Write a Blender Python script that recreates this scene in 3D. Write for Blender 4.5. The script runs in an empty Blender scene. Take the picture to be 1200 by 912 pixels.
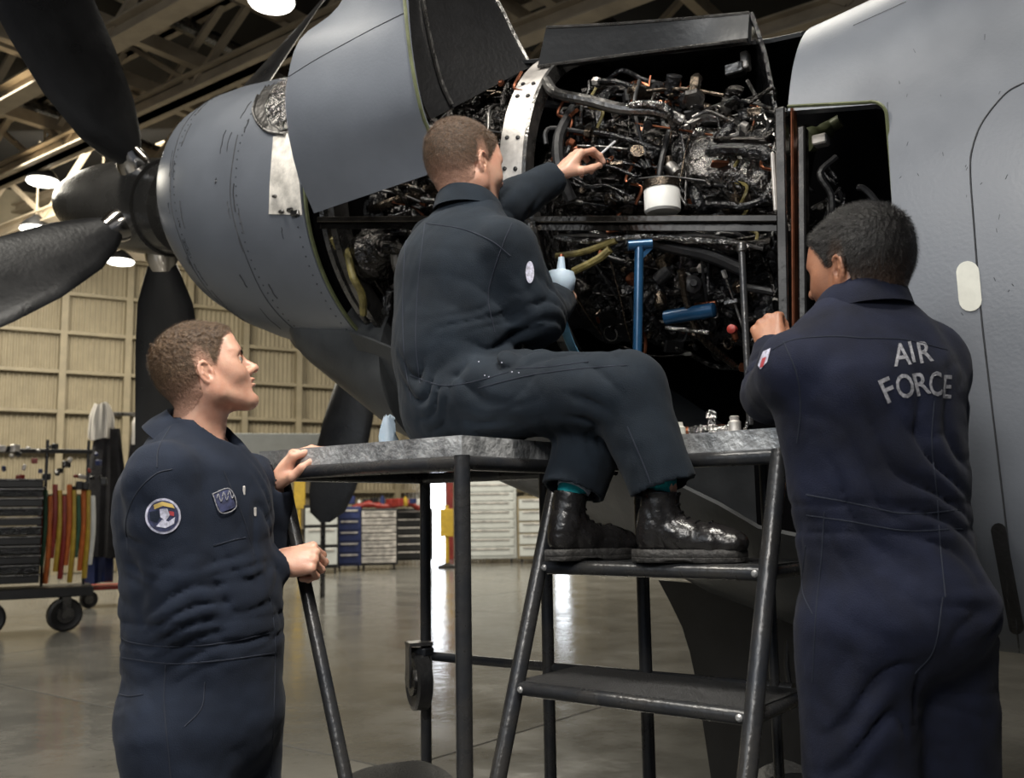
import bpy, bmesh, math, random
import numpy as np
from mathutils import Vector, Matrix, Euler
from mathutils.bvhtree import BVHTree
random.seed(7); RNG = np.random.RandomState(7)
C = bpy.context.scene.collection
PI = math.pi

# ---------------------------------------------------------------- camera
F_PX = 1120.0; CX, CY = 600.0, 456.0; CAM = np.array([0, 0, 1.25])
pitch = math.atan((600 - CY) / F_PX); roll = 0.016
fwd = np.array([0, math.cos(pitch), math.sin(pitch)])
R0 = np.array([1.0, 0, 0]); U0 = np.cross(R0, fwd)
RT = R0 * math.cos(roll) - U0 * math.sin(roll)
UP = R0 * math.sin(roll) + U0 * math.cos(roll)
cam_data = bpy.data.cameras.new('camera'); cam = bpy.data.objects.new('camera', cam_data); C.objects.link(cam)
cam_data.sensor_fit = 'HORIZONTAL'; cam_data.sensor_width = 36; cam_data.lens = 36 * F_PX / 1200
cam_data.clip_start = 0.05; cam_data.clip_end = 200
cam.matrix_world = Matrix(((RT[0], UP[0], -fwd[0], CAM[0]), (RT[1], UP[1], -fwd[1], CAM[1]), (RT[2], UP[2], -fwd[2], CAM[2]), (0, 0, 0, 1)))
bpy.context.scene.camera = cam
cam_data.dof.use_dof = True; cam_data.dof.focus_distance = 2.35; cam_data.dof.aperture_fstop = 5.0

# ---------------------------------------------------------------- world, lights, exposure
sc = bpy.context.scene
sc.view_settings.view_transform = 'Standard'; sc.view_settings.look = 'None'
sc.view_settings.gamma = 1; sc.view_settings.use_curve_mapping = False
sc.view_settings.exposure = 0.0
w = bpy.data.worlds.new('world'); sc.world = w; w.use_nodes = True
w.node_tree.nodes['Background'].inputs[0].default_value = (0.72, 0.82, 1.0, 1)
w.node_tree.nodes['Background'].inputs[1].default_value = 0.10

def area(name, loc, target, sx, sy, power, col=(1, 1, 1), spread=PI):
    l = bpy.data.lights.new(name, 'AREA'); l.shape = 'RECTANGLE'; l.size = sx; l.size_y = sy
    l.energy = power; l.color = col; l.spread = spread
    o = bpy.data.objects.new(name, l); C.objects.link(o); o.location = loc
    d = Vector(target) - Vector(loc); o.rotation_euler = d.to_track_quat('-Z', 'Y').to_euler()
    return o
LIGHTS = [
 # daylight of the open hangar door, behind the photographer and to the left
 ('hangar_door_light', (-5.2, -3.0, 4.6), (0, 3, 1.6), 5, 3.6, 120, (0.86, 0.93, 1.0)),
 ('bounced_flash_light', (-1.0, -1.0, 3.4), (-.7, 2.6, 1.6), 1.1, .9, 92, (1.0, 0.96, 0.90)),
 # high bay lamps of the near half of the hangar, plus one added face fill
 ('high_bay_and_fill_light', (-3.2, 2.2, 7.2), (-1.2, 3.0, 1.0), 1.2, 1.2, 300, (1.0, 0.95, 0.85)),
 ('high_bay_and_fill_light', (0.5, 0.7, 5.0), (-.7, 2.2, 1.5), .6, .6, 40, (1.0, 0.95, 0.86), 1.3),  # added fill, no known fixture: brightens the left man's face
 ('high_bay_and_fill_light', (1.4, 6.5, 7.2), (0, 5.5, 0), 1.6, 1.6, 70, (1.0, 0.95, 0.85)),
 ('high_bay_and_fill_light', (-9, 13, 7.2), (-9, 13.0, 0), 5, 5, 900, (1.0, 0.93, 0.78)),
 ('high_bay_and_fill_light', (0, 19, 7.2), (0, 19, 0), 5, 5, 900, (1.0, 0.93, 0.78)),
 ('high_bay_and_fill_light', (-8, 17, 7.0), (-8, 24.0, 3), 4, 4, 700, (1.0, 0.93, 0.78)),
]
for a_ in LIGHTS: area(*a_)

# ---------------------------------------------------------------- projection helpers (photo pixel -> world)
def ray(px, py):
    d = fwd + RT * ((px - CX) / F_PX) - UP * ((py - CY) / F_PX)
    return d / np.linalg.norm(d)
def U(px, py, Y):
    d = ray(px, py); return CAM + d * ((Y - CAM[1]) / d[1])
def UZ(px, py, Z):
    d = ray(px, py); return CAM + d * ((Z - CAM[2]) / d[2])
def UPL(px, py, p0, n):
    d = ray(px, py); return CAM + d * (np.dot(np.array(p0) - CAM, n) / np.dot(d, n))
def pix(p):
    v = np.array(p) - CAM; z = v @ fwd
    return CX + F_PX * (v @ RT) / z, CY - F_PX * (v @ UP) / z
def nrm(v):
    v = np.array(v, float); return v / np.linalg.norm(v)
def A3(*v): return np.array(v, float)

# ---------------------------------------------------------------- object helpers
BASE = {}
def setp(o, label=None, cat=None, group=None, kind=None):
    if label: o['label'] = label
    if cat: o['category'] = cat
    if group: o['group'] = group
    if kind: o['kind'] = kind
    return o
def empty(name, base, label=None, cat=None, group=None, kind=None):
    o = bpy.data.objects.new(name, None); C.objects.link(o); o.location = base; BASE[o.name] = np.array(base, float)
    o.empty_display_size = 0.1
    return setp(o, label, cat, group, kind)
def mesh(name, V, F, mat, parent=None, base=None, smooth=True, sharp=35):
    V = np.asarray(V, float)
    if base is None:
        base = BASE[parent.name] if parent is not None else A3(0, 0, 0)
    pb = BASE[parent.name] if parent is not None else A3(0, 0, 0)
    me = bpy.data.meshes.new(name)
    me.from_pydata((V - base).tolist(), [], F if isinstance(F, list) else F.tolist())
    me.update()
    if mat is not None:
        for m_ in (mat if isinstance(mat, (list, tuple)) else [mat]): me.materials.append(m_)
    if smooth:
        me.polygons.foreach_set('use_smooth', [True] * len(me.polygons))
        if sharp: me.set_sharp_from_angle(angle=math.radians(sharp))
    o = bpy.data.objects.new(name, me); C.objects.link(o)
    if parent is not None: o.parent = parent
    o.location = base - pb; BASE[o.name] = np.array(base, float)
    return o
class MB:
    def __init__(s): s.V = []; s.F = []; s.n = 0
    def add(s, VF):
        V, F = VF; s.V.append(np.asarray(V, float)); s.F += [[i + s.n for i in f] for f in F]; s.n += len(V); return s
    def build(s, name, mat, parent=None, base=None, **k): return mesh(name, np.concatenate(s.V), s.F, mat, parent, base, **k)
def obox(c, ax, half, bev=0.0):
    """box with centre c, axes ax (3 row vectors), half sizes, chamfered edges"""
    ax = np.array([nrm(a) for a in ax]); c = np.array(c, float); half = np.array(half, float)
    if bev <= 0:
        P = np.array([[x, y, z] for x in (-1, 1) for y in (-1, 1) for z in (-1, 1)]) * half
        F = [[0, 1, 3, 2], [4, 6, 7, 5], [0, 4, 5, 1], [2, 3, 7, 6], [0, 2, 6, 4], [1, 5, 7, 3]]
    else:
        b = min(bev, half.min() * .9); idx = {}; P = []
        for i, s in enumerate([(x, y, z) for x in (-1, 1) for y in (-1, 1) for z in (-1, 1)]):
            for k in range(3):
                q = np.array(s) * (half - b); q[k] = s[k] * half[k]; idx[(s, k)] = len(P); P.append(q)
        F = []
        for k in range(3):
            a, d = [(1, 2), (2, 0), (0, 1)][k]
            for s in (-1, 1):
                cs = []
                for u, v in ((-1, -1), (1, -1), (1, 1), (-1, 1)):
                    t = [0, 0, 0]; t[k] = s; t[a] = u; t[d] = v; cs.append(idx[(tuple(t), k)])
                F.append(cs if s > 0 else cs[::-1])
        for k in range(3):       # edges parallel to axis k
            a, d = [(1, 2), (2, 0), (0, 1)][k]
            for u in (-1, 1):
                for v in (-1, 1):
                    t0 = [0, 0, 0]; t0[a] = u; t0[d] = v; t1 = list(t0); t0[k] = -1; t1[k] = 1
                    f = [idx[(tuple(t0), a)], idx[(tuple(t1), a)], idx[(tuple(t1), d)], idx[(tuple(t0), d)]]
                    F.append(f if u * v < 0 else f[::-1])
        for x in (-1, 1):
            for y in (-1, 1):
                for z in (-1, 1):
                    f = [idx[((x, y, z), k)] for k in range(3)]
                    F.append(f if x * y * z > 0 else f[::-1])
        P = np.array(P)
    return c + P @ ax, F
I3 = np.eye(3)
def abox(lo, hi, bev=0.0):
    lo = np.array(lo, float); hi = np.array(hi, float); return obox((lo + hi) / 2, I3, (hi - lo) / 2, bev)
def rotz(a): return np.array([[math.cos(a), math.sin(a), 0], [-math.sin(a), math.cos(a), 0], [0, 0, 1.0]])   # rows = axes
def frame(d, up=(0, 0, 1)):
    d = nrm(d); up = np.array(up, float)
    if abs(d @ nrm(up)) > .97: up = A3(1, 0, 0)
    x = nrm(np.cross(up, d)); return x, np.cross(d, x), d
def smooth_path(P, n=6):
    P = np.array(P, float)
    if len(P) < 3: return P
    Q = np.vstack([2 * P[0] - P[1], P, 2 * P[-1] - P[-2]]); out = []
    for i in range(1, len(Q) - 2):
        for t in np.linspace(0, 1, n, endpoint=False):
            p0, p1, p2, p3 = Q[i - 1:i + 3]
            out.append(.5 * (2 * p1 + (p2 - p0) * t + (2 * p0 - 5 * p1 + 4 * p2 - p3) * t * t + (3 * p1 - p0 - 3 * p2 + p3) * t ** 3))
    out.append(P[-1]); return np.array(out)
def tube(P, r, n=12, cap=True):
    P = np.array(P, float); m = len(P); r = np.full(m, r) if np.isscalar(r) else np.array(r)
    T = np.gradient(P, axis=0); T /= np.linalg.norm(T, axis=1)[:, None] + 1e-12
    x, y, _ = frame(T[0]); V = []
    for i in range(m):
        x = x - T[i] * (x @ T[i]); x /= np.linalg.norm(x); y = np.cross(T[i], x)
        for k in range(n):
            a = 2 * PI * k / n; V.append(P[i] + r[i] * (x * math.cos(a) + y * math.sin(a)))
    F = [[i * n + k, i * n + (k + 1) % n, (i + 1) * n + (k + 1) % n, (i + 1) * n + k] for i in range(m - 1) for k in range(n)]
    if cap: F.append(list(range(n))[::-1]); F.append([(m - 1) * n + k for k in range(n)])
    return np.array(V), F
def rod(a, b, r, n=12): return tube([a, b], r, n)
def lathe(prof, o, d, n=24, up=(0, 0, 1), arc=None):
    """profile [(t along d, radius)] round the axis o+d*t"""
    x, y, d = frame(d, up); V = []; m = len(prof)
    ang = [2 * PI * k / n for k in range(n)]
    for t, r in prof:
        for a in ang: V.append(np.array(o) + d * t + r * (x * math.cos(a) + y * math.sin(a)))
    F = [[i * n + k, i * n + (k + 1) % n, (i + 1) * n + (k + 1) % n, (i + 1) * n + k] for i in range(m - 1) for k in range(n)]
    F.append(list(range(n))[::-1]); F.append([(m - 1) * n + k for k in range(n)])
    return np.array(V), F
def grid_faces(a, b, wrap=False, off=0):
    F = []
    for i in range(a - 1):
        for j in range(b if wrap else b - 1):
            j2 = (j + 1) % b; F.append([off + i * b + j, off + i * b + j2, off + (i + 1) * b + j2, off + (i + 1) * b + j])
    return F
def shell(P, Q, wrapj=False):
    """closed thick patch between two grids P and Q of the same (a,b,3) shape"""
    a, b = P.shape[:2]; V = np.concatenate([P.reshape(-1, 3), Q.reshape(-1, 3)]); n = a * b
    F = grid_faces(a, b); F += [f[::-1] for f in grid_faces(a, b, off=n)]
    rim = [(0, j) for j in range(b)] + [(i, b - 1) for i in range(1, a)] + [(a - 1, j) for j in range(b - 2, -1, -1)] + [(i, 0) for i in range(a - 2, 0, -1)]
    ids = [i * b + j for i, j in rim]
    for k in range(len(ids)):
        u, v = ids[k], ids[(k + 1) % len(ids)]; F.append([v, u, u + n, v + n])
    return V, F
def thick(P, t):
    """offset a grid along its normals by t"""
    du = np.gradient(P, axis=0); dv = np.gradient(P, axis=1); N = np.cross(du, dv); N /= np.linalg.norm(N, axis=2)[..., None] + 1e-9
    return P + N * t

# ---------------------------------------------------------------- materials
def mat(name, col, rough=.5, metal=0.0, var=.0, vscale=5.0, bump=0.0, bscale=60.0, rvar=0.0, col2=None, spec=.5, coat=0.0, sheen=0.0, emit=None, estr=0.0, detail=6, bdist=.02, sss=0.0, stretch=None):
    m = bpy.data.materials.new(name); m.use_nodes = True; nt = m.node_tree; b = nt.nodes['Principled BSDF']; L = nt.links
    b.inputs['Base Color'].default_value = (*col, 1); b.inputs['Roughness'].default_value = rough; b.inputs['Metallic'].default_value = metal
    b.inputs['Specular IOR Level'].default_value = spec; b.inputs['Coat Weight'].default_value = coat; b.inputs['Sheen Weight'].default_value = sheen
    if sss: b.inputs['Subsurface Weight'].default_value = sss; b.inputs['Subsurface Radius'].default_value = (.010, .004, .002); b.inputs['Subsurface Scale'].default_value = 1.0
    if emit: b.inputs['Emission Color'].default_value = (*emit, 1); b.inputs['Emission Strength'].default_value = estr
    tc = nt.nodes.new('ShaderNodeTexCoord'); src = tc.outputs['Object']
    if stretch:
        mp = nt.nodes.new('ShaderNodeMapping'); mp.inputs['Scale'].default_value = stretch; L.new(src, mp.inputs[0]); src = mp.outputs[0]
    if var or col2:
        n = nt.nodes.new('ShaderNodeTexNoise'); n.inputs['Scale'].default_value = vscale; n.inputs['Detail'].default_value = detail; n.inputs['Roughness'].default_value = .62; L.new(src, n.inputs['Vector'])
        r = nt.nodes.new('ShaderNodeValToRGB'); L.new(n.outputs['Fac'], r.inputs[0])
        c2 = col2 or tuple(c * (1 - var) for c in col); c1 = col if col2 else tuple(min(1, c * (1 + var)) for c in col)
        r.color_ramp.elements[0].position = .35; r.color_ramp.elements[1].position = .65
        r.color_ramp.elements[0].color = (*c2, 1); r.color_ramp.elements[1].color = (*c1, 1); L.new(r.outputs[0], b.inputs['Base Color'])
        if rvar:
            mr = nt.nodes.new('ShaderNodeMapRange'); L.new(n.outputs['Fac'], mr.inputs[0]); mr.inputs[1].default_value = .3; mr.inputs[2].default_value = .7
            mr.inputs[3].default_value = max(.02, rough - rvar); mr.inputs[4].default_value = min(1, rough + rvar); L.new(mr.outputs[0], b.inputs['Roughness'])
    if bump:
        n2 = nt.nodes.new('ShaderNodeTexNoise'); n2.inputs['Scale'].default_value = bscale; n2.inputs['Detail'].default_value = 5; L.new(src, n2.inputs['Vector'])
        bp = nt.nodes.new('ShaderNodeBump'); bp.inputs['Strength'].default_value = bump; bp.inputs['Distance'].default_value = bdist; L.new(n2.outputs['Fac'], bp.inputs['Height']); L.new(bp.outputs[0], b.inputs['Normal'])
    return m
M = {}
M['concrete'] = mat('polished_concrete', (.17, .165, .15), .17, 0, .16, 1.3, .10, 9, .07, spec=.6, bdist=.03)
M['joint'] = mat('joint_filler', (.10, .07, .04), .8, bump=.3)
M['beige'] = mat('beige_cladding', (.26, .222, .150), .6, 0, .10, 2.0, .1, 20)
M['beige_steel'] = mat('beige_steel', (.22, .185, .12), .55, 0, .12, 3)
M['truss'] = mat('truss_steel', (.36, .30, .22), .6, 0, .18, 2)
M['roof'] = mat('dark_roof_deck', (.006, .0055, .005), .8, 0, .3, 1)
M['lamp'] = mat('lamp_glow', (1, 1, 1), .5, emit=(1.0, .96, .86), estr=8)
M['day2'] = mat('dim_daylight_glow', (1, 1, 1), .5, emit=(.80, .88, 1.0), estr=3.5)
M['brow'] = mat('dark_brow_hair', (.035, .022, .015), .8)
M['day'] = mat('daylight_glow', (1, 1, 1), .5, emit=(.80, .88, 1.0), estr=5.5)
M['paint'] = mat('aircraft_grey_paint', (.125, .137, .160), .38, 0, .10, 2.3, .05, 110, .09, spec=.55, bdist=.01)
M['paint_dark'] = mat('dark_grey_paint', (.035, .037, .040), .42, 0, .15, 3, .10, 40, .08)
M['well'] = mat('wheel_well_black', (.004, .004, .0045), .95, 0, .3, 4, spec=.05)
M['plate'] = mat('chipped_bare_plate', (.72, .68, .62), .45, .15, .35, 14, .1, 40)
M['alu'] = mat('bare_aluminium', (.56, .53, .50), .42, .55, .30, 9, .12, 25, .12)
M['alu_dark'] = mat('grimy_steel', (.16, .155, .15), .30, .9, .35, 9, .25, 45, .12)
M['primer'] = mat('green_primer', (.085, .095, .045), .5, .2, .3, 12, .1, 60)
M['blade'] = mat('blade_black', (.014, .014, .015), .34, 0, .25, 3, .06, 50, .08)
M['paint_low'] = mat('shaded_belly_paint', (.050, .053, .056), .38, 0, .25, 4, .06, 60, .08)  # darker copy of the grey paint; underside shade is put into the colour
M['spinner'] = mat('spinner_paint', (.05, .048, .045), .27, .25, .2, 3, .05, 30, .08)
M['chrome'] = mat('polished_chrome', (.7, .66, .62), .16, 1, .1, 10)
M['eng'] = mat('oily_engine_metal', (.045, .042, .040), .20, .95, .55, 14, .75, 38, .10, bdist=.03)
M['eng2'] = mat('burnt_engine_metal', (.10, .08, .062), .24, .95, .5, 16, .5, 45, .12)
M['foil'] = mat('crinkled_foil', (.30, .29, .28), .17, 1, .4, 12, 1.0, 30, .08, bdist=.04)
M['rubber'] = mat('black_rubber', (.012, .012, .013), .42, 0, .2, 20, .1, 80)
M['blackgloss'] = mat('black_gloss', (.008, .008, .009), .12, 0, .2, 20, .8, 34, bdist=.03)
M['frame'] = mat('grimy_frame_steel', (.070, .064, .058), .20, .9, .35, 6, .12, 30, .08)
M['steel_tube'] = mat('painted_tube_steel', (.022, .025, .031), .30, .35, .35, 9, .10, 70, .10, col2=(.05, .048, .046))
M['deck'] = mat('worn_deck_plate', (.58, .59, .60), .34, .35, .4, 9, .30, 70, .14, col2=(.15, .155, .16))
M['tread'] = mat('gritty_tread', (.035, .035, .036), .6, .2, .3, 60, 1.0, 190, .1, bdist=.006)
M['weld'] = mat('chipped_paint', (.42, .42, .42), .4, .6, .3, 30)
M['bluepipe'] = mat('blue_painted_tube', (.012, .055, .125), .25, .2, .2, 9)
M['cloth'] = mat('navy_coverall_cloth', (.0088, .0135, .026), .88, 0, .22, 7, .35, 420, 0, spec=.25, sheen=.03, bdist=.003)
M['cloth2'] = mat('faded_shaded_navy_cloth', (.0058, .0080, .0205), .85, 0, .38, 9, .35, 420, 0, spec=.25, sheen=.03, bdist=.003)  # right man's navy, darkened so his shadow is part of the colour
M['cloth3'] = mat('dark_teal_navy_cloth', (.0076, .0125, .0195), .88, 0, .25, 8, .35, 420, 0, spec=.25, sheen=.03, bdist=.003)
M['seam'] = mat('navy_seam', (.010, .014, .026), .85)
M['skin'] = mat('skin_fair', (.58, .34, .245), .44, 0, .10, 26, .12, 260, .05, col2=(.50, .26, .185), sss=.15, bdist=.004)
M['skin2'] = mat('skin_tan', (.36, .17, .10), .48, 0, .10, 26, .12, 260, .05, col2=(.28, .12, .07), sss=.12, bdist=.004)
M['hair'] = mat('short_brown_hair', (.105, .060, .032), .55, 0, .3, 90, .9, 330, 0, col2=(.050, .028, .015), bdist=.006)
M['hairscalp'] = mat('cropped_side_hair', (.15, .09, .058), .6, 0, .3, 120, .7, 420, 0, col2=(.085, .048, .03), bdist=.003)
M['hairblack'] = mat('short_black_hair', (.010, .009, .009), .5, 0, .3, 90, .9, 300, 0, bdist=.006)
M['eye'] = mat('eye_white', (.30, .26, .23), .25)
M['iris'] = mat('dark_iris', (.03, .02, .015), .1)
M['tool'] = mat('bright_tool_steel', (.65, .65, .68), .3, .4)
M['sheet'] = mat('crumpled_grey_sheet', (.13, .125, .12), .22, .95, .4, 10, 1.0, 26, .08, bdist=.035)
M['lips'] = mat('lip_skin', (.42, .17, .13), .45, sss=.1)
M['leather'] = mat('black_boot_leather', (.012, .011, .011), .26, 0, .3, 18, .35, 55, .08, bdist=.008)
M['sole'] = mat('boot_sole_rubber', (.030, .028, .026), .6, 0, .3, 30, .3, 100)
M['sock'] = mat('teal_sock', (.0, .22, .25), .9, bump=.4, bscale=300, bdist=.003)
M['sock2'] = mat('pale_sock', (.35, .40, .50), .9, bump=.4, bscale=300, bdist=.003)
M['thread'] = mat('silver_thread', (.23, .23, .25), .7, var=.5, vscale=160)
M['threadpale'] = mat('pale_thread', (.45, .45, .55), .7, var=.4, vscale=120)
M['threadyel'] = mat('gold_thread', (.55, .40, .12), .7)
M['threadred'] = mat('red_thread', (.35, .04, .05), .7)
M['patchblue'] = mat('patch_blue', (.03, .035, .085), .8, var=.5, vscale=90)
M['white'] = mat('white_plastic', (.62, .62, .60), .45, var=.08, vscale=8)
M['glove'] = mat('pale_nitrile', (.42, .52, .62), .45, var=.1, vscale=20, sss=.05)
M['bluelit'] = mat('pale_blue_rag', (.12, .32, .48), .75, var=.2, vscale=20)
M['red'] = mat('red_paint', (.22, .022, .016), .45, var=.25, vscale=8)
M['orange'] = mat('orange_webbing', (.45, .11, .02), .7, var=.2, vscale=9)
M['yellow'] = mat('yellow_paint', (.42, .28, .03), .5, var=.2, vscale=9)
M['green'] = mat('dark_green_webbing', (.03, .09, .05), .7, var=.2, vscale=9)
M['navy'] = mat('navy_paint', (.02, .03, .10), .4, var=.2, vscale=9)
M['black'] = mat('black_paint', (.014, .014, .015), .42, var=.3, vscale=9)
M['wcab'] = mat('white_cabinet', (.48, .50, .49), .4, var=.08, vscale=4)
M['towel'] = mat('white_towel', (.60, .57, .53), .9, bump=.5, bscale=60)
M['darkcloth'] = mat('charcoal_garment', (.022, .021, .024), .9, var=.3, vscale=6, bump=.5, bscale=30)
M['sticker'] = mat('off_white_sticker', (.62, .62, .56), .6, var=.06, vscale=30)
M['mark'] = mat('paint_scuff', (.035, .037, .042), .6, var=.3, vscale=40)
M['copper'] = mat('copper_brown', (.20, .07, .035), .3, .8, .3, 20)
M['yellowgrime'] = mat('grimy_yellow_hose', (.17, .14, .045), .5, 0, .4, 18, .4, 60)

def hair_mat(name, c1, c0, skin):
    """hair colour fading into scalp colour where the hair is clipped short (mesh attribute 'fade')"""
    m = bpy.data.materials.new(name); m.use_nodes = True; nt = m.node_tree; L = nt.links; b = nt.nodes['Principled BSDF']; b.inputs['Roughness'].default_value = .5; b.inputs['Specular IOR Level'].default_value = .35
    tc = nt.nodes.new('ShaderNodeTexCoord'); n = nt.nodes.new('ShaderNodeTexNoise'); n.inputs['Scale'].default_value = 150; L.new(tc.outputs['Object'], n.inputs['Vector'])
    r = nt.nodes.new('ShaderNodeValToRGB'); r.color_ramp.elements[0].position = .35; r.color_ramp.elements[1].position = .65; r.color_ramp.elements[0].color = (*c0, 1); r.color_ramp.elements[1].color = (*c1, 1); L.new(n.outputs['Fac'], r.inputs[0])
    a = nt.nodes.new('ShaderNodeAttribute'); a.attribute_name = 'fade'; mx = nt.nodes.new('ShaderNodeMix'); mx.data_type = 'RGBA'; L.new(a.outputs['Fac'], mx.inputs[0]); mx.inputs[6].default_value = (*skin, 1); L.new(r.outputs[0], mx.inputs[7]); L.new(mx.outputs[2], b.inputs['Base Color'])
    n2 = nt.nodes.new('ShaderNodeTexNoise'); n2.inputs['Scale'].default_value = 380; L.new(tc.outputs['Object'], n2.inputs['Vector']); bp = nt.nodes.new('ShaderNodeBump'); bp.inputs['Strength'].default_value = .6; bp.inputs['Distance'].default_value = .003; L.new(n2.outputs['Fac'], bp.inputs['Height']); L.new(bp.outputs[0], b.inputs['Normal'])
    return m
M['hair'] = hair_mat('short_brown_hair', (.12, .074, .042), (.060, .036, .021), (.52, .295, .21))
M['hair2'] = hair_mat('short_chestnut_hair', (.095, .054, .030), (.045, .026, .015), (.50, .28, .20))
M['hairblack'] = hair_mat('short_black_hair', (.008, .007, .007), (.004, .0035, .0035), (.07, .04, .026))
# ---------------------------------------------------------------- hangar
floor = mesh('floor', *abox((-30, -6, -.12), (30, 46, -.012)), M['joint'], smooth=False); setp(floor, kind='structure')
AD = nrm((-1420, 1120, 0)); BD = nrm((880, 1120, 0)); BD = nrm(BD - AD * (BD @ AD))     # stand / slab directions
SL = 6.0
j0 = UZ(330, 873, 0)                                  # a point of the visible joint
me0 = None
for i in range(-5, 7):
    for j in range(-3, 7):
        c = j0 + AD * (i * SL + SL * .35) + BD * (j * SL + SL * .5)
        if not (-28 < c[0] < 28 and -7 < c[1] < 44): continue
        if me0 is None:
            V, F = obox((0, 0, 0), (AD, BD, (0, 0, 1)), (SL / 2 - .006, SL / 2 - .006, .006), .004)
            o = mesh('slab', V, F, M['concrete'], floor, smooth=False); me0 = o.data
        else:
            o = bpy.data.objects.new('slab', me0); C.objects.link(o); o.parent = floor
        o.location = (c[0], c[1], -.006)
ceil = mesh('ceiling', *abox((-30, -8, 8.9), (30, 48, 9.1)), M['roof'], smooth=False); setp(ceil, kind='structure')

# far wall with posts, girts and corrugated panels
WD = nrm((1800, 1120, 0)); WN = np.cross((0, 0, 1), WD); WN = -WN if WN[1] > 0 else WN      # WN faces the viewer
W0 = A3(*U(68, 540, 22)); W0[2] = 0
PW, PH, NR = 1.42, .93, 8
wall = mesh('wall_far', *obox(W0 + WD * 12 + A3(0, 0, 4.45) - WN * .25, (WD, WN, (0, 0, 1)), (30, .04, 4.5)), M['beige_steel'], base=W0, smooth=False); setp(wall, kind='structure')
nr = 12; V = []; 
for z in (0, PH - .02):
    for i in range(nr * 4 + 1):
        d = (0, 0, .035, .035)[i % 4]; V.append(WD * (i / (nr * 4) * (PW - .01)) + WN * d + A3(0, 0, z))
n1 = nr * 4 + 1
F = [[i, i + 1, n1 + i + 1, n1 + i] for i in range(n1 - 1)]
pm = mesh('panel', V, F, M['beige'], wall, base=W0, smooth=False); pm_me = pm.data; first = True
# vertices were given about the origin: bring them back to local
for v in pm_me.vertices: v.co += Vector(W0)
for c in range(-5, 16):
    for r in range(NR):
        if first: o = pm; first = False
        else: o = bpy.data.objects.new('panel', pm_me); C.objects.link(o); o.parent = wall
        o.location = Vector(WD * (c * PW)) + Vector((0, 0, r * PH + .02)) - Vector(WN * .14)
pst = None
for c in range(-5, 17):
    p = W0 + WD * (c * PW)
    o = mesh('post', *obox(p + A3(0, 0, 3.75), (WD, WN, (0, 0, 1)), (.075, .12, 3.75)), M['beige_steel'], wall, smooth=False)
for r in range(1, NR + 1):
    mesh('girt', *obox(W0 + WD * 12 + A3(0, 0, r * PH), (WD, WN, (0, 0, 1)), (30, .09, .04)), M['beige_steel'], wall, smooth=False)
mesh('eave_beam', *obox(W0 + WD * 12 + A3(0, 0, NR * PH + .15) + WN * .1, (WD, WN, (0, 0, 1)), (30, .14, .14)), M['truss'], wall, smooth=False)
wr = mesh('wall_right', *abox((27, -6, 0), (27.2, 45, 9)), M['beige'], smooth=False); setp(wr, kind='structure')
wl = mesh('wall_left', *abox((-27.2, -6, 0), (-27, 20, 9)), M['beige'], smooth=False); setp(wl, kind='structure')

# roof trusses: bottom chord, top chord and a zigzag web, each one thing
TA = nrm((-1500, 1120, 0)); TB = nrm((836, 1120, 0)); TB = nrm(TB - TA * (TB @ TA))
def channel(a, b, w=.13, h=.13):
    d = nrm(b - a); n = np.cross((0, 0, 1), d); L = np.linalg.norm(b - a) / 2; c = (a + b) / 2; mb = MB()
    ax = (d, n, np.cross(d, n))
    mb.add(obox(c + ax[2] * h * .9, ax, (L, w, .015))); mb.add(obox(c - ax[2] * h * .9, ax, (L, w, .015))); mb.add(obox(c, ax, (L, .015, h * .9)))
    return mb
trl = ['pale steel roof truss across the top left corner', 'long pale steel roof truss passing behind the black propeller blades', 'low pale steel roof truss at the left edge above the ceiling lamps', 'steel roof truss behind the raised cowl doors', 'farthest steel roof truss, low at left above the beige wall', 'steel roof truss at the top right beside the grey nacelle']
for k, (px, py) in enumerate([(103, 60), (160, 136), (40, 259), (400, 20), (20, 300), (950, 20)]):
    p = UZ(px, py, 7.3)
    a = p - TA * 16; b = p + TA * 22
    t = empty('roof_truss', (p[0], p[1], 7.3), trl[k], 'truss', 'steel roof trusses')
    channel(a, b).build('bottom_chord', M['truss'], t, smooth=False)
    channel(a + A3(0, 0, 1.15), b + A3(0, 0, 1.15), .1, .1).build('top_chord', M['truss'], t, smooth=False)
    L = 38; n = 22
    for i in range(n):
        q0 = a + TA * (L * i / n); q1 = a + TA * (L * (i + 1) / n)
        lo, hi = (q0, q1 + A3(0, 0, 1.15)) if i % 2 else (q0 + A3(0, 0, 1.15), q1)
        mesh('web_bar', *obox((lo + hi) / 2, (nrm(hi - lo), np.cross((0, 0, 1), TA), np.cross(nrm(hi - lo), np.cross((0, 0, 1), TA))), (np.linalg.norm(hi - lo) / 2, .05, .035)), M['truss'], t, smooth=False)
for k, (px, py) in enumerate([(170, 47), (180, 115), (60, 60), (230, 200), (320, 10), (640, 40), (820, 6), (690, 30)]):
    p = UZ(px, py, 7.75)
    o = mesh('purlin', *obox(p, (TB, TA, (0, 0, 1)), (16, .07, .10)), M['truss'], base=p, smooth=False)
    setp(o, 'slim steel roof purlin, %s' % ['upper one crossing behind the big black blade', 'lower one crossing behind the big black blade', 'crossing the top left corner', 'crossing just above the grey front cowl', 'at the top edge beside the raised grey cowl door', 'behind the gap between the two black cowl doors', 'above the boxed black door at its right end', 'above the left end of the boxed black door'][k], 'beam', 'roof purlins')
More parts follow.
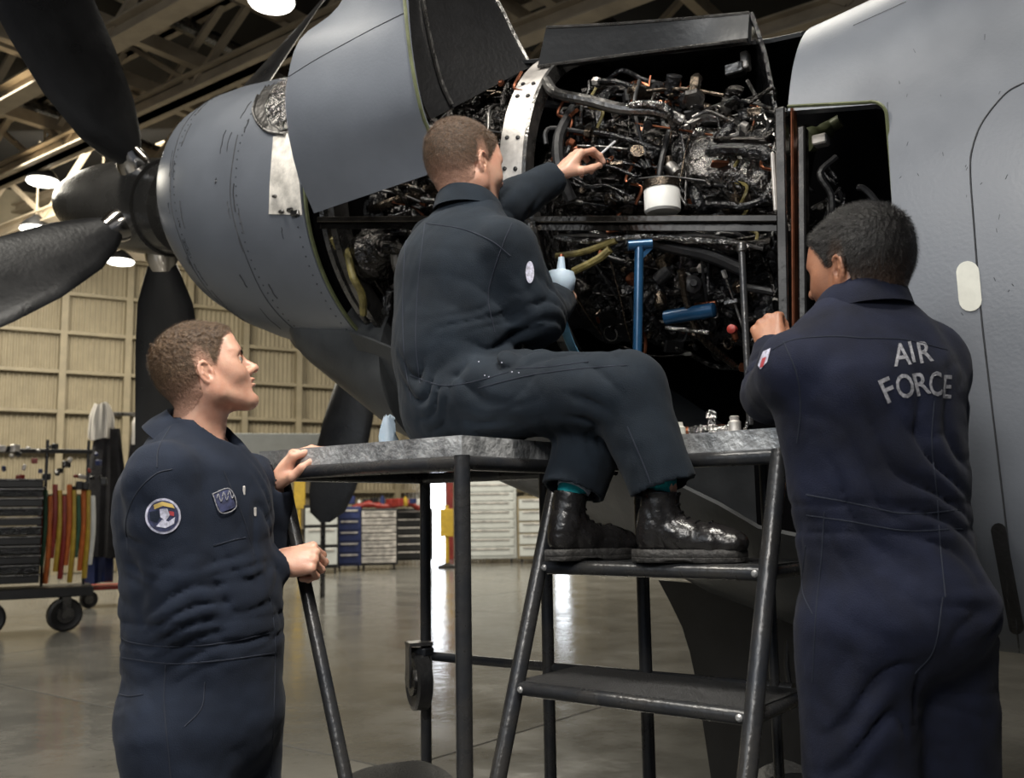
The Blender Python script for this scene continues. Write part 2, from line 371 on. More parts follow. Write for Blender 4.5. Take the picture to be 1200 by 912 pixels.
# a few ducts / pipes up there
for k, (px, py) in enumerate([(235, 45), (150, 170), (700, 25)]):
    p = UZ(px, py, 8.08); q = [p - TB * 6, p - TB * 2 + A3(0, 0, .15), p + TB * 2, p + TB * 7]
    o = mesh('duct', *tube(smooth_path(q, 4), .12, 10), M['alu_dark'], base=p)
    setp(o, 'dull round metal roof duct %s' % ['beside the thin propeller blade', 'behind the big black blade', 'above the boxed black door'][k], 'duct', 'roof ducts')

lamps = [((50, 213), 'oval lit ceiling lamp left of the big black blade'), ((141, 307), 'lowest lit ceiling lamp, just above the beige wall and below the spinner'), ((42, 269), 'dim small lit ceiling lamp at the left below the first lamp'), ((318, 2), 'bright ceiling lamp at the top edge beside the thin propeller blade'), ((118, 268), 'lit ceiling lamp behind the spinner')]
for (px, py), lb in lamps:
    p = UZ(px, py, 7.05); r = .30 if py > 250 else .26
    t = empty('ceiling_lamp', p, lb, 'lamp', 'high bay ceiling lamps')
    mesh('diffuser', *lathe([(-.03, r * .92), (0, r), (.02, r * .96)], p, (0, 0, 1), 24), M['lamp'], t)
    mesh('reflector', *lathe([(.02, r * 1.06), (.14, r * .8), (.25, r * .35), (.3, .06)], p, (0, 0, 1), 24), M['black'], t)
    mesh('suspension', *rod(p + A3(0, 0, .3), p + A3(0, 0, 1.85), .02, 6), M['truss'], t)

# bright open doorway in the far wall
dw = U(513, 582, 26.5)
t = empty('door_1', (dw[0], dw[1], 0), kind='structure')
dn = -nrm((dw[0], dw[1], 0)); dx = np.cross((0, 0, 1), dn)
mesh('daylight_opening', *obox((dw[0], dw[1], 1.25), (dx, dn, (0, 0, 1)), (.20, .02, 1.25)), M['day'], t, smooth=False)
for s in (-1, 1): mesh('door_jamb', *obox(A3(dw[0], dw[1], 1.3) + dx * s * .33, (dx, dn, (0, 0, 1)), (.09, .1, 1.3)), M['red'], t, smooth=False)
mesh('door_head', *obox(A3(dw[0], dw[1], 2.65), (dx, dn, (0, 0, 1)), (.42, .1, .1)), M['red'], t, smooth=False)
dw = U(655, 572, 27)
t = empty('door_2', (dw[0], dw[1], 0), kind='structure')
mesh('daylight_opening', *obox((dw[0], dw[1], 1.0), (dx, dn, (0, 0, 1)), (.22, .02, .95)), M['day2'], t, smooth=False)
mesh('door_frame', *obox((dw[0], dw[1] + .05, 1.5), (dx, dn, (0, 0, 1)), (.7, .02, 1.5)), M['beige_steel'], t, smooth=False)

# ---------------------------------------------------------------- background carts
def caster(p, r, parent, d=(1, 0, 0), name='caster', wmat='rubber'):
    """p: contact point"""
    ax = nrm(d); c = A3(p[0], p[1], p[2] + r)
    w_ = mesh(name, *lathe([(-.18 * r, .6 * r), (-.28 * r, .85 * r), (-.22 * r, r), (.22 * r, r), (.28 * r, .85 * r), (.18 * r, .6 * r)], c, ax, 20), M[wmat], parent)
    mb = MB(); mb.add(lathe([(-.3 * r, .12 * r), (-.3 * r, .5 * r), (.3 * r, .5 * r), (.3 * r, .12 * r)], c, ax, 14))
    for s in (-1, 1): mb.add(obox(c + ax * s * .38 * r + A3(0, 0, .55 * r), (ax, np.cross((0, 0, 1), ax), (0, 0, 1)), (.04 * r, .25 * r, .75 * r)))
    mb.add(obox(c + A3(0, 0, 1.28 * r), (ax, np.cross((0, 0, 1), ax), (0, 0, 1)), (.42 * r, .35 * r, .06 * r)))
    mb.build('hub', M['alu_dark'], w_)
    return w_
def local_axes(c):
    n = -nrm((c[0], c[1], 0)); return np.cross((0, 0, 1), n), n        # dx points right in view, n toward camera
# near-left cargo cart with stacked black trays and hanging straps
c = UZ(10, 742, 0); dx, n = local_axes(c)
t = empty('tool_cart', c, 'black cart stacked with dark trays at the left edge, rows of coloured straps beside it', 'cart')
K = 1.8 / 200 * 0 + np.linalg.norm(c) / F_PX                 # metres per pixel there
def at(c, dx, n, px, up, out=0.0, K=None, px0=0):            # offset in photo-pixel units from c
    return np.array(c) + dx * ((px - px0) * K) + A3(0, 0, up * K) + n * out
mesh('base_deck', *obox(at(c, dx, n, 20, 40, 0, K, 10), (dx, n, (0, 0, 1)), (66 * K, .32, 5 * K), .01), M['black'], t, smooth=False)
for px in (-10, 60):
    caster(at(c, dx, n, px, 0, .22, K, 10), 17 * K, t, n * .4 + dx * .1 if 0 else nrm(n + dx * .25))
for i in range(11):
    mesh('tray', *obox(at(c, dx, n, 2, 54 + i * 9.6, 0, K, 10), (dx, n, (0, 0, 1)), (33 * K, .30, 3.6 * K), .008), M['blackgloss' if i % 2 else 'black'], t, smooth=False)
    mesh('tray_lip', *obox(at(c, dx, n, 2, 58.5 + i * 9.6, .01, K, 10), (dx, n, (0, 0, 1)), (33.5 * K, .30, .7 * K)), M['alu_dark'], t, smooth=False)
for px in (-32, 38, 78):
    mesh('upright', *rod(at(c, dx, n, px, 42, -.1, K, 10), at(c, dx, n, px, 198, -.1, K, 10), 1.6 * K, 8), M['black'], t)
mesh('top_rail', *rod(at(c, dx, n, -36, 186, -.1, K, 10), at(c, dx, n, 82, 186, -.1, K, 10), 2.5 * K, 8), M['black'], t)
cols = ['red', 'green', 'orange', 'red', 'yellow', 'red', 'orange', 'yellow', 'green', 'orange', 'yellow', 'white']
for i, cn in enumerate(cols):
    px = 33 + i * 4.6; up0 = 150 - (i % 3) * 6; up1 = (52, 66, 48, 74, 60)[i % 5]
    P = [at(c, dx, n, px, up0, -.02, K, 10), at(c, dx, n, px + 1.2, (up0 + up1) / 2, .05, K, 10), at(c, dx, n, px - .8, up1, 0, K, 10)]
    P = smooth_path(P, 4); V, F = tube(P, 2.6 * K, 6)
    o = mesh('cargo_strap', V, F, M[cn], base=P[0])
    setp(o, '%s strap hanging on the left cart, %s from the black trays' % (cn, ['first', 'second', 'third', 'fourth', 'fifth', 'sixth', 'seventh', 'eighth', 'ninth', 'tenth', 'eleventh', 'twelfth'][i]), 'strap', 'straps on the left cart')
RR = random.Random(3)
for i in range(34):
    px = -8 + i * 3.1; up = 158 + RR.uniform(-14, 34)
    p = at(c, dx, n, px, up, RR.uniform(-.15, .1), K, 10); s = RR.uniform(2.2, 5) * K
    if i % 2: V, F = obox(p, rotz(RR.uniform(0, 3)), (s, s * .7, s * .9), s * .2)
    else: V, F = lathe([(-s, s * .4), (-s * .8, s * .6), (s * .6, s * .6), (s, s * .3)], p, nrm((RR.uniform(-1, 1), RR.uniform(-1, 1), RR.uniform(-.4, 1))), 10)
    mesh('ratchet_fitting', V, F, M[RR.choice(['black', 'black', 'alu_dark', 'red', 'black', 'alu', 'navy'])], t, smooth=False)
# garment rack with black coverall and white towels
c = UZ(140, 710, 0); dx, n = local_axes(c); K = np.linalg.norm(c) / F_PX
t = empty('garment_rack', c, 'wheeled steel garment rack behind the left man, black coveralls hung on it', 'rack')
mesh('base_frame', *obox(at(c, dx, n, 140, 20, -.1, K, 140), (dx, n, (0, 0, 1)), (40 * K, .3, 2 * K), .01), M['red'], t, smooth=False)
for px in (110, 172):
    caster(at(c, dx, n, px, 0, .2, K, 140), 9 * K, t, nrm(n + dx * .4)); mesh('upright', *rod(at(c, dx, n, px, 20, 0, K, 140), at(c, dx, n, px, 205, 0, K, 140), 2 * K, 8), M['alu_dark'], t)
mesh('top_rail', *rod(at(c, dx, n, 106, 205, 0, K, 140), at(c, dx, n, 176, 205, 0, K, 140), 2.2 * K, 8), M['alu_dark'], t)
def drape(c, w0, w1, top, bot, depth, seed):
    P = []; rr = np.random.RandomState(seed); ph = rr.uniform(0, 6, 4); nn = 28
    for i in range(14):
        u = i / 13; row = []
        for k in range(nn):
            a = 2 * PI * k / nn; wd = w0 + (w1 - w0) * min(1, u * 2.5) * (1 + .05 * math.sin(9 * u + ph[0]))
            dd = depth * (1 + .22 * math.sin(7 * a + ph[1] + u * 2) * u + .15 * math.sin(11 * a + ph[2]))
            row.append(c + dx * (wd * math.cos(a)) + n * (dd * math.sin(a)) + A3(0, 0, top + (bot - top) * u + .02 * math.sin(3 * a + ph[3])))
        P.append(row)
    P = np.array(P); V = P.reshape(-1, 3); F = grid_faces(14, nn, True) + [list(range(nn)), [13 * nn + k for k in range(nn)][::-1]]
    return V, F
cc = at(c, dx, n, 140, 0, .12, K, 140)
o = mesh('coverall', *drape(at(c, dx, n, 122, 0, .1, K, 140), 12 * K, 20 * K, 188 * K, 52 * K, .16, 1), M['darkcloth'], base=cc); setp(o, 'long black coverall hanging at the left of the wheeled rack', 'clothing', 'coveralls on the rack')
o = mesh('coverall', *drape(at(c, dx, n, 158, 0, .1, K, 140), 12 * K, 18 * K, 186 * K, 40 * K, .16, 2), M['darkcloth'], base=cc); setp(o, 'black coverall hanging at the right of the wheeled rack, nearest the man', 'clothing', 'coveralls on the rack')
o = mesh('trousers', *drape(at(c, dx, n, 118, 0, .05, K, 140), 10 * K, 15 * K, 80 * K, 26 * K, .14, 5), M['navy'], base=cc); setp(o, 'dark blue trousers hanging low under the black coverall', 'clothing')
for k, (px, w_, top, bot, lb) in enumerate([(116, 13, 214, 176, 'white towel on top of the rack over the left coverall'), (164, 18, 210, 172, 'rumpled white towel bundle on the right of the rack')]):
    o = mesh('towel', *drape(at(c, dx, n, px, 0, .14, K, 140), w_ * .6 * K, w_ * K, top * K, bot * K, .17, 7 + k), M['towel'], base=cc); setp(o, lb, 'towel', 'white towels on the rack')
# mast beside the rack
c2 = UZ(181, 712, 0); K2 = np.linalg.norm(c2) / F_PX
o = mesh('steel_post', *lathe([(0, 20 * K2), (.1, 20 * K2), (.12, 14 * K2), (275 * K2, 14 * K2), (280 * K2, 12 * K2)], c2, (0, 0, 1), 20), M['alu_dark'], base=c2); setp(o, 'thick grey steel post behind the left man\'s head', 'post')
# curved hanging cable
Pq = [U(184, 330, 4.2), U(166, 395, 4.25), U(148, 440, 4.3), U(132, 470, 4.3), U(123, 500, 4.3), U(122, 520, 4.3)]
def tool_chest(c, w, h, d, nd, body, face, label, cols=1, cat='cabinet', base=.12, wheels=True):
    dx, n = local_axes(c); t = empty('tool_chest', c, label, cat)
    mesh('carcass', *obox(c + A3(0, 0, base + h / 2), (dx, n, (0, 0, 1)), (w / 2, d / 2, h / 2), .015), M[body], t, smooth=False)
    for q in range(cols):
        for i in range(nd):
            hh = h * .94 / nd; x0 = (q - (cols - 1) / 2) * w * .94 / cols
            f = mesh('drawer', *obox(c + dx * x0 + A3(0, 0, base + h * .03 + hh * (i + .5)) + n * (d / 2 + .01), (dx, n, (0, 0, 1)), (w * .45 / cols, .014, hh * .42), .006), M[face], t, smooth=False)
            mesh('handle', *obox(c + dx * x0 + A3(0, 0, base + h * .03 + hh * (i + .82)) + n * (d / 2 + .035), (dx, n, (0, 0, 1)), (w * .36 / cols, .012, min(.018, hh * .16))), M['alu'], f, smooth=False)
    if wheels:
        for s in (-1, 1):
            for e in (-1, 1): caster(c + dx * s * w * .4 + n * e * d * .35, base * .46, t, dx)
    return t
def bg(px, py, *a, **k): return tool_chest(UZ(px, py, 0), *a, **k)
bg(376, 672, .75, 1.35, .6, 3, 'black', 'wcab', 'black chest with white door front at the left of the row of chests', cols=1)
bg(409, 669, .52, 1.3, .6, 5, 'navy', 'navy', 'dark blue tool chest between the white-fronted and the silver-drawered chests')
bg(444, 668, .85, 1.25, .6, 7, 'black', 'alu', 'black tool chest with a column of silver drawers')
bg(482, 662, 1.05, 1.25, .6, 6, 'black', 'black', 'wide black tool chest with black drawers left of the inner stand leg')
bg(574, 660, 1.35, 1.9, .7, 8, 'wcab', 'wcab', 'tall white drawer cabinet seen between the stand legs')
bg(629, 660, .9, 1.5, .7, 5, 'beige_steel', 'wcab', 'pale grey cabinet partly behind the ladder rail')
for i, (px, w_, lb) in enumerate([(452, 66, 'long red cover on top of the black tool chests')]):
    p = UZ(px, 664, 0); dx, n = local_axes(p); K = np.linalg.norm(p) / F_PX
    o = mesh('red_bundle', *tube(smooth_path([p + dx * (x * K) + A3(0, 0, (66 + h_) * K) for x, h_ in ((-38, 0), (-20, 5), (0, 2), (22, 6), (40, 0))], 5), [3 * K + 1.6 * K * math.sin(i_ * .9) ** 2 for i_ in range(21)], 10), M['red'], base=p); setp(o, lb, 'cover')
for i, (px, py, h, wd, cn, lb) in enumerate([(350, 668, 125, 9, 'yellow', 'yellow stand at the left of the chests behind the sitting man\'s platform'), (396, 660, 112, 5, 'red', 'red post rising behind the dark blue chest'), (524, 672, 72, 11, 'yellow', 'yellow barrier stand behind the inner stand legs'), (488, 655, 100, 13, 'red', 'dark red locker left of the bright doorway'), (535, 655, 108, 12, 'orange', 'orange brown locker right of the bright doorway'), (459, 652, 112, 9, 'red', 'red curtain panel behind the chests'), (426, 652, 106, 13, 'wcab', 'pale cupboard panel behind the chests')]):
    p = UZ(px, py - 6, 0); dx, n = local_axes(p); K = np.linalg.norm(p) / F_PX
    if wd > 12 or cn == 'red' and wd > 6:
        t = empty('locker', p, lb, 'locker'); mesh('body', *obox(p + A3(0, 0, h * K / 2), (dx, n, (0, 0, 1)), (wd * K, .25, h * K / 2), .02), M[cn], t, smooth=False)
        for q in (-1, 1): mesh('door', *obox(p + dx * q * wd * K * .5 + A3(0, 0, h * K * .5) + n * .26, (dx, n, (0, 0, 1)), (wd * K * .45, .012, h * K * .46), .005), M[cn], t, smooth=False)
    else:
        t = empty('warning_stand', p, lb, 'stand'); mesh('foot', *lathe([(0, wd * K), (.05, wd * K), (.1, wd * .3 * K), (.12, wd * .2 * K)], p, (0, 0, 1), 16), M['black'], t)
        mesh('pole', *rod(p + A3(0, 0, .08), p + A3(0, 0, h * K), wd * .22 * K, 10), M[cn], t)
        mesh('plate', *obox(p + A3(0, 0, h * K * .72) + n * .05, (dx, n, (0, 0, 1)), (wd * .7 * K, .02, h * K * .22), .01), M[cn], t, smooth=False)
# clutter on top of the chests, one object each
OR = ['first', 'second', 'third', 'fourth', 'fifth', 'sixth', 'seventh', 'eighth', 'ninth', 'tenth']
for i in range(16):
    px = 366 + i * 9.1; p = UZ(px, 664, 0); dx, n = local_axes(p); K = np.linalg.norm(p) / F_PX
    q = p + A3(0, 0, (72 + RR.uniform(0, 3)) * K) + n * RR.uniform(-.1, .2); s = RR.uniform(3, 7) * K
    cn2 = ['black', 'red', 'white', 'navy', 'yellow', 'black', 'red', 'navy'][(i * 3) % 8]
    V, F = (obox(q, rotz(RR.uniform(0, 3)), (s, s * .6, s * .7), s * .15) if i % 3 else lathe([(-s, s * .5), (s * .5, s * .5), (s * .7, s * .2), (s, s * .2)], q, (0, 0, 1), 12))
    o = mesh('parts_bin' if i % 3 else 'spray_can', V, F, M[cn2], base=q, smooth=False)
    setp(o, '%s %s on top of the tool chests, %s thing from the left up there' % (cn2.replace('navy', 'dark blue'), 'bin' if i % 3 else 'can', (OR + ['eleventh', 'twelfth', 'thirteenth', 'fourteenth', 'fifteenth', 'rightmost'])[i]), 'bin' if i % 3 else 'can', 'bins on the tool chests' if i % 3 else 'cans on the tool chests')
# white panel table behind the sitting man's platform, bag on it
p = U(330, 560, 15); dx, n = local_axes(p); K = 15 / F_PX
t = empty('work_bench', (p[0], p[1], 0), 'pale work bench with a low white back panel right of the left man\'s chin', 'bench')
mesh('back_panel', *obox(U(325, 530, 15), (dx, n, (0, 0, 1)), (60 * K, .03, 22 * K), .01), M['wcab'], t, smooth=False)
mesh('bench_top', *obox(U(325, 556, 15) + n * .3, (dx, n, (0, 0, 1)), (60 * K, .35, 3 * K), .01), M['beige'], t, smooth=False)
for s in (-1, 1): 
    q = U(325, 558, 15) + dx * s * 52 * K + n * .3; mesh('leg', *rod((q[0], q[1], 0), q, .04, 8), M['alu_dark'], t)
p = U(453, 499, 4.7)
# ---------------------------------------------------------------- aircraft nacelle
AH = A3(.839, -.545, 0); NN = A3(-.545, -.839, 0); ZZ = A3(0, 0, 1)
HX = A3(-1.824, 4.806, 0)
def axp(s): return HX + AH * s
def s_of(px):                                     # station whose axis-plane point sits at pixel column px (y irrelevant)
    k = (px - 600) / 1120 * 1.0
    return (k * 4.806 + 1.824) / (.839 + .545 * k)
zc0 = U(175, 243, 4.806)[2]; zc1 = U(690, 268, 4.806 - .545 * s_of(690))[2]; sl = (zc1 - zc0) / s_of(690)
def zc(s): return zc0 + sl * s
def AX(s): p = axp(s); p[2] = zc(s); return p
ADIR = nrm(AX(1) - AX(0))
def S(s, n, z): return axp(s) + NN * n + ZZ * z    # absolute z
def interp(x, xs, ys): return float(np.interp(x, xs, ys))
aircraft = empty('aircraft', (axp(3.5)[0], axp(3.5)[1], 0), 'grey military aircraft engine nacelle with its cowlings opened', 'aircraft')

# spinner + prop
prof = [(-.86, .0), (-.855, .05), (-.83, .09), (-.76, .14), (-.62, .185), (-.42, .222), (-.2, .245), (.0, .25), (.12, .25)]
mesh('spinner', *lathe(prof, AX(0), ADIR, 40), M['spinner'], aircraft)
mesh('hub_ring', *lathe([(.12, .20), (.13, .235), (.24, .235), (.25, .19), (.34, .19), (.36, .25), (.46, .27), (.6, .30)], AX(0), ADIR, 40), M['spinner'], aircraft)
PU = nrm(np.cross(NN, ADIR)); PU = PU if PU[2] > 0 else -PU; PN = nrm(np.cross(ADIR, PU)); PN = PN if PN @ NN > 0 else -PN
def blade(ang, R=2.0, pitchdeg=42, cs=1.0):
    """ang measured from up towards the near side"""
    rd = PU * math.cos(ang) + PN * math.sin(ang); tn = np.cross(ADIR, rd); P = []
    rs = [.20, .28, .36, .5, .75, 1.0, 1.3, 1.6, 1.85, 1.95, R]
    for r in rs:
        t = r / R
        ch = interp(r, [.2, .3, .42, .7, 1.2, 1.7, 1.9, R], [.05, .07, .15, .19, .20, .17, .12, .03]) * (cs if r > .3 else 1); th = interp(r, [.2, .3, .45, 1, R], [.05, .055, .035, .018, .004])
        pt = math.radians(interp(r, [.2, R], [pitchdeg + 14, pitchdeg - 16])); swp = -.10 * max(0, t - .35) ** 1.5 * 2.2
        cd = tn * math.cos(pt) + ADIR * math.sin(pt); nd = np.cross(rd, cd)
        row = []
        for k in range(16):
            a = 2 * PI * k / 16; row.append(AX(0) + rd * r + cd * (ch * math.cos(a) + swp) + nd * th * math.sin(a))
        P.append(row)
    P = np.array(P); V = P.reshape(-1, 3); m = len(rs)
    F = grid_faces(m, 16, True) + [list(range(16))[::-1], [(m - 1) * 16 + k for k in range(16)]]
    b = mesh('propeller_blade', V, F, M['blade'], aircraft, sharp=50)
    mesh('blade_cuff', *lathe([(.16, .085), (.2, .088), (.27, .083), (.30, .07), (.33, .06)], AX(0), rd, 18), M['chrome'], b)
for ba, bp_, cw_ in ((46, -2, 1.22), (126, 42, 1.1), (196, 40, .88), (330, 74, 1.0)): blade(math.radians(ba), pitchdeg=bp_, cs=cw_)

# front cowl
cow = [(.56, .34), (.54, .375), (.555, .41), (.61, .46), (.70, .515), (.84, .56), (1.0, .59), (1.2, .61), (1.45, .62), (1.67, .62)]
def ringpts(s, r, n, a0=0, a1=2 * PI, zoff=0):
    return [AX(s) + NN * (r * math.cos(a0 + (a1 - a0) * k / n)) + ZZ * (r * math.sin(a0 + (a1 - a0) * k / n) + zoff) for k in range(n + 1)]
NA = 72
outer = [ringpts(s, r, NA)[:-1] for s, r in cow]; inner = [ringpts(s, r - .02, NA)[:-1] for s, r in cow[3:]][::-1]
P = np.array(outer + inner + [ringpts(.56, .30, NA)[:-1]]); V = P.reshape(-1, 3)
cowl = mesh('front_cowl', V, grid_faces(len(P), NA, True), M['paint'], aircraft, sharp=60)
# inlet back wall and lip seal
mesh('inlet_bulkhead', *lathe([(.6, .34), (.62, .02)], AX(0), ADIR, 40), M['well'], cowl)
mesh('cowl_edge_seal', *tube(np.array(ringpts(1.68, .612, NA)), .008, 6), M['primer'], cowl)
mesh('cowl_edge_ring', *tube(np.array(ringpts(1.73, .575, NA)), .018, 6), M['alu_dark'], cowl)
# cowl panel seam, fasteners and scuffs
def onring(s, a, off=.001):
    r = interp(s, [x[0] for x in cow[2:]], [x[1] for x in cow[2:]]) + off
    return AX(s) + NN * (r * math.cos(a)) + ZZ * (r * math.sin(a))
for s_, a0, a1 in ((.84, -1.9, 2.2), (1.28, -1.9, .3)):
    mesh('panel_seam', *tube(np.array([onring(s_ + .006 * math.sin(9 * a), a, .0005) for a in np.linspace(a0, a1, 60)]), .0022, 5), M['mark'], cowl)
R2 = random.Random(5)
for i in range(34):
    s_ = R2.choice([.8, .84, .88, 1.2, 1.3, 1.5]) + R2.uniform(-.05, .05); a = R2.uniform(-1.2, .8); ln = R2.uniform(.02, .13); up = True
    P = [onring(s_ + (0 if up else ln * t) + R2.uniform(-.004, .004), a + (ln * t / .55 if up else .1 * t * ln), .0003) for t in np.linspace(0, 1, 6)]
    mesh('paint_scratch', *tube(np.array(P), R2.uniform(.0012, .003), 4), M['mark'], cowl)
mb = MB()
for s_ in (.87, 1.31, 1.63):
    for a in np.linspace(-1.6, 1.9, 60):
        p = onring(s_, a, .0); nn = nrm(NN * math.cos(a) + ZZ * math.sin(a)); mb.add(lathe([(-.002, .004), (.0012, .0035)], p, nn, 6))
o = mb.build('rivets', M['mark'], cowl); o['kind'] = 'stuff'

# intake scallop with bright lining and the pale plate below it (upper near side of the cowl, partly under the raised panel)
def cowl_hit(px, py, off=0.0, bvh=[None]):
    if bvh[0] is None:
        me = cowl.data; bvh[0] = BVHTree.FromPolygons([tuple(np.array(v.co) + BASE[cowl.name]) for v in me.vertices], [list(p.vertices) for p in me.polygons])
    d = ray(px, py); h = bvh[0].ray_cast(Vector(CAM), Vector(d))
    if h[0] is None: return None
    return np.array(h[0]) - d * off
def patch_on(hit, poly, off, th, mt, name, parent, n=6, **kw):
    """thin plate laid on a surface: polygon given by photo pixels, subdivided as a triangle fan of rings"""
    c = np.mean(poly, axis=0); rings = []
    dens = []
    for i in range(len(poly)):
        a, b = np.array(poly[i], float), np.array(poly[(i + 1) % len(poly)], float)
        for t in np.linspace(0, 1, 5, endpoint=False): dens.append(a + (b - a) * t)
    V = []; m = len(dens)
    for k in range(n + 1):
        f = (k + .0) / n
        for d_ in dens:
            q = c + (d_ - c) * max(f, .02); h = hit(q[0], q[1], off)
            kk_ = 0
            while h is None and kk_ < 12: q = q + (c - q) * .06; h = hit(q[0], q[1], off); kk_ += 1
            if h is None: return None
            V.append(h)
    V = np.array(V); F = [[k * m + i, (k + 1) * m + i, (k + 1) * m + (i + 1) % m, k * m + (i + 1) % m] for k in range(n) for i in range(m)]
    F.append(list(range(m)))
    # thickness: skirt back toward the surface
    base_ = len(V); sk = np.array([V[n * m + i] + (V[n * m + i] - CAM) / np.linalg.norm(V[n * m + i] - CAM) * th for i in range(m)])
    V = np.vstack([V, sk]); F += [[n * m + i, base_ + i, base_ + (i + 1) % m, n * m + (i + 1) % m] for i in range(m)]
    return mesh(name, V, F, mt, parent, **kw)
patch_on(cowl_hit, [(320, 160), (337, 156), (343, 180), (351, 215), (354, 252), (315, 251), (316, 215)], .006, .006, M['plate'], 'bare_metal_plate', cowl)
patch_on(cowl_hit, [(338, 72), (344, 70), (344, 156), (325, 158), (308, 150), (297, 132), (303, 112), (316, 92)], .004, .004, M['alu_dark'], 'scoop_rim', cowl)
patch_on(cowl_hit, [(337, 84), (344, 80), (344, 150), (328, 152), (314, 142), (310, 124), (318, 104)], .014, .012, M['foil'], 'scoop_lining', cowl)
mesh('scoop_lip', *tube(smooth_path([h for h in [cowl_hit(x, y, .012) for x, y in [(338, 72), (316, 90), (302, 112), (297, 132), (310, 152), (334, 158)]] if h is not None], 5), .007, 8), M['alu_dark'], cowl)
for (x, y, s_) in ((346, 250, .02), (340, 246, .014), (322, 230, .010), (330, 248, .012)):
    h = cowl_hit(x, y, .01); mesh('latch', *obox(h, (AH, NN, ZZ), (s_, .008, s_ * .5), .003), M['alu_dark'], cowl, smooth=False)

# main skin: superellipse sections, near side cut open for the engine bay and the aft bay
def zkeel(s): return interp(s, [1.0, 1.125, 1.69, 2.036, 2.377, 2.77, 3.0, 3.3, 4.0, 6.5], [2.0, 1.95, 1.56, 1.40, 1.27, 1.08, .98, .90, .86, .85])
def ztop(s): return zc(s) + interp(s, [1.7, 2.5, 3.0, 3.4, 4, 5, 6.5], [.615, .62, .62, .64, .86, 1.2, 1.5])
def wid(s): return interp(s, [1.7, 3.0, 3.6, 4.5, 6.5], [.612, .62, .66, .72, .8])
def wlow(s): return interp(s, [1.7, 2.4, 3.0, 3.4, 6.5], [.34, .42, .54, .66, .8])
def sec(s, a, d=0.0):
    """a: 0 near side, 90 up, 180 far side, -90 down"""
    up = math.sin(a) > 0
    e = interp(s, [1.8, 3.3, 4.2], [1.0, 1.0, .62]); c_, s_ = math.cos(a), math.sin(a)
    zm = zc(s) - interp(s, [1.8, 3.2, 4], [0, 0, .3])
    H = (ztop(s) - zm if up else zm - zkeel(s)) - d; W = wid(s) - d
    eu = e if up else interp(s, [1.8, 2.6, 3.3], [1.0, .85, .55])
    z = zm + math.copysign(abs(s_) ** eu * H, s_)
    x = math.copysign(abs(c_) ** eu * W, c_)
    if not up:      # the belly is narrower than the barrel
        t = abs(s_) ** eu; k = 1 - (1 - wlow(s) / wid(s)) * min(1, t * 1.15) ** 2; x *= k
    return S(s, x, z)
def skinpart(name, s0, s1, a0, a1, ns, na, mt, parent=aircraft, th=.012, **k):
    ss = np.linspace(s0, s1, ns); aa = np.radians(np.linspace(a0, a1, na))
    P = np.array([[sec(s, a) for a in aa] for s in ss]); Q = np.array([[sec(s, a, th) for a in aa] for s in ss])
    V, F = shell(P, Q); return mesh(name, V, F, mt, parent, **k)
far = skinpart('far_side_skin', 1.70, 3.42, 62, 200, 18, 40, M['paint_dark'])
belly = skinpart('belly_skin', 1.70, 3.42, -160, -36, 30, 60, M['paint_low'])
# chin scoop under the front cowl
P = []
for s in np.linspace(1.06, 1.82, 16):
    zb = zkeel(s); zt_ = zc(s) - .30; wv = interp(s, [1.06, 1.25, 1.8], [.12, .28, .36]); row = []
    for k in range(32):
        a = 2 * PI * k / 32; row.append(S(s, wv * math.cos(a), (zb + zt_) / 2 + (zt_ - zb) / 2 * math.sin(a)))
    P.append(row)
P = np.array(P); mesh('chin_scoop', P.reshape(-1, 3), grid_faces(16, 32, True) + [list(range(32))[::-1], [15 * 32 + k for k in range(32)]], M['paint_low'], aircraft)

# aft body with the rectangular bay cut out
ss = np.concatenate([np.linspace(3.45, 4.2, 34), np.linspace(4.25, 6.4, 16)]); aa = np.radians(np.linspace(-180, 180, 145)[:-1])
P = np.array([[sec(s, a) for a in aa] for s in ss]); na = len(aa); m = len(ss)
Q = np.array([[sec(s, a, .03) for a in aa] for s in ss])
V = np.concatenate([P.reshape(-1, 3), Q.reshape(-1, 3)]); n0 = m * na
F = grid_faces(m, na, True) + [f[::-1] for f in grid_faces(m, na, True, off=n0)]
for k in range(na):
    k2 = (k + 1) % na; F.append([k2, k, k + n0, k2 + n0]); q = (m - 1) * na; F.append([q + k, q + k2, q + k2 + n0, q + k + n0])
aft = mesh('aft_fairing', V, F, M['paint'], aircraft, sharp=60)
# cutter: rounded rectangle (in s, z) pushed through the near side
zt_hole = None
def aft_plane(px, py):
    n = NN; p0 = S(3.6, wid(3.6), 2); return UPL(px, py, p0, n)
def s_at(p): return (np.array(p) - HX) @ AH
hc = [aft_plane(1034, 112), aft_plane(1034, 380)]
sH = s_at(hc[0]); zH = hc[0][2]
rr = .045; pts = [(3.30, zH + .075), (sH - rr, zH)]
for a in np.linspace(90, 0, 7): pts.append((sH - rr + rr * math.cos(math.radians(a)), zH - rr + rr * math.sin(math.radians(a))))
pts += [(sH + .01, 1.12), (3.30, 1.12)]
q = len(pts); V = np.array([S(s, .25, z) for s, z in pts] + [S(s, 1.3, z) for s, z in pts])
F = [list(range(q)), [q + i for i in range(q)][::-1]] + [[i, q + i, q + (i + 1) % q, (i + 1) % q] for i in range(q)]
cut = mesh('cutter', V, F, None, smooth=False)
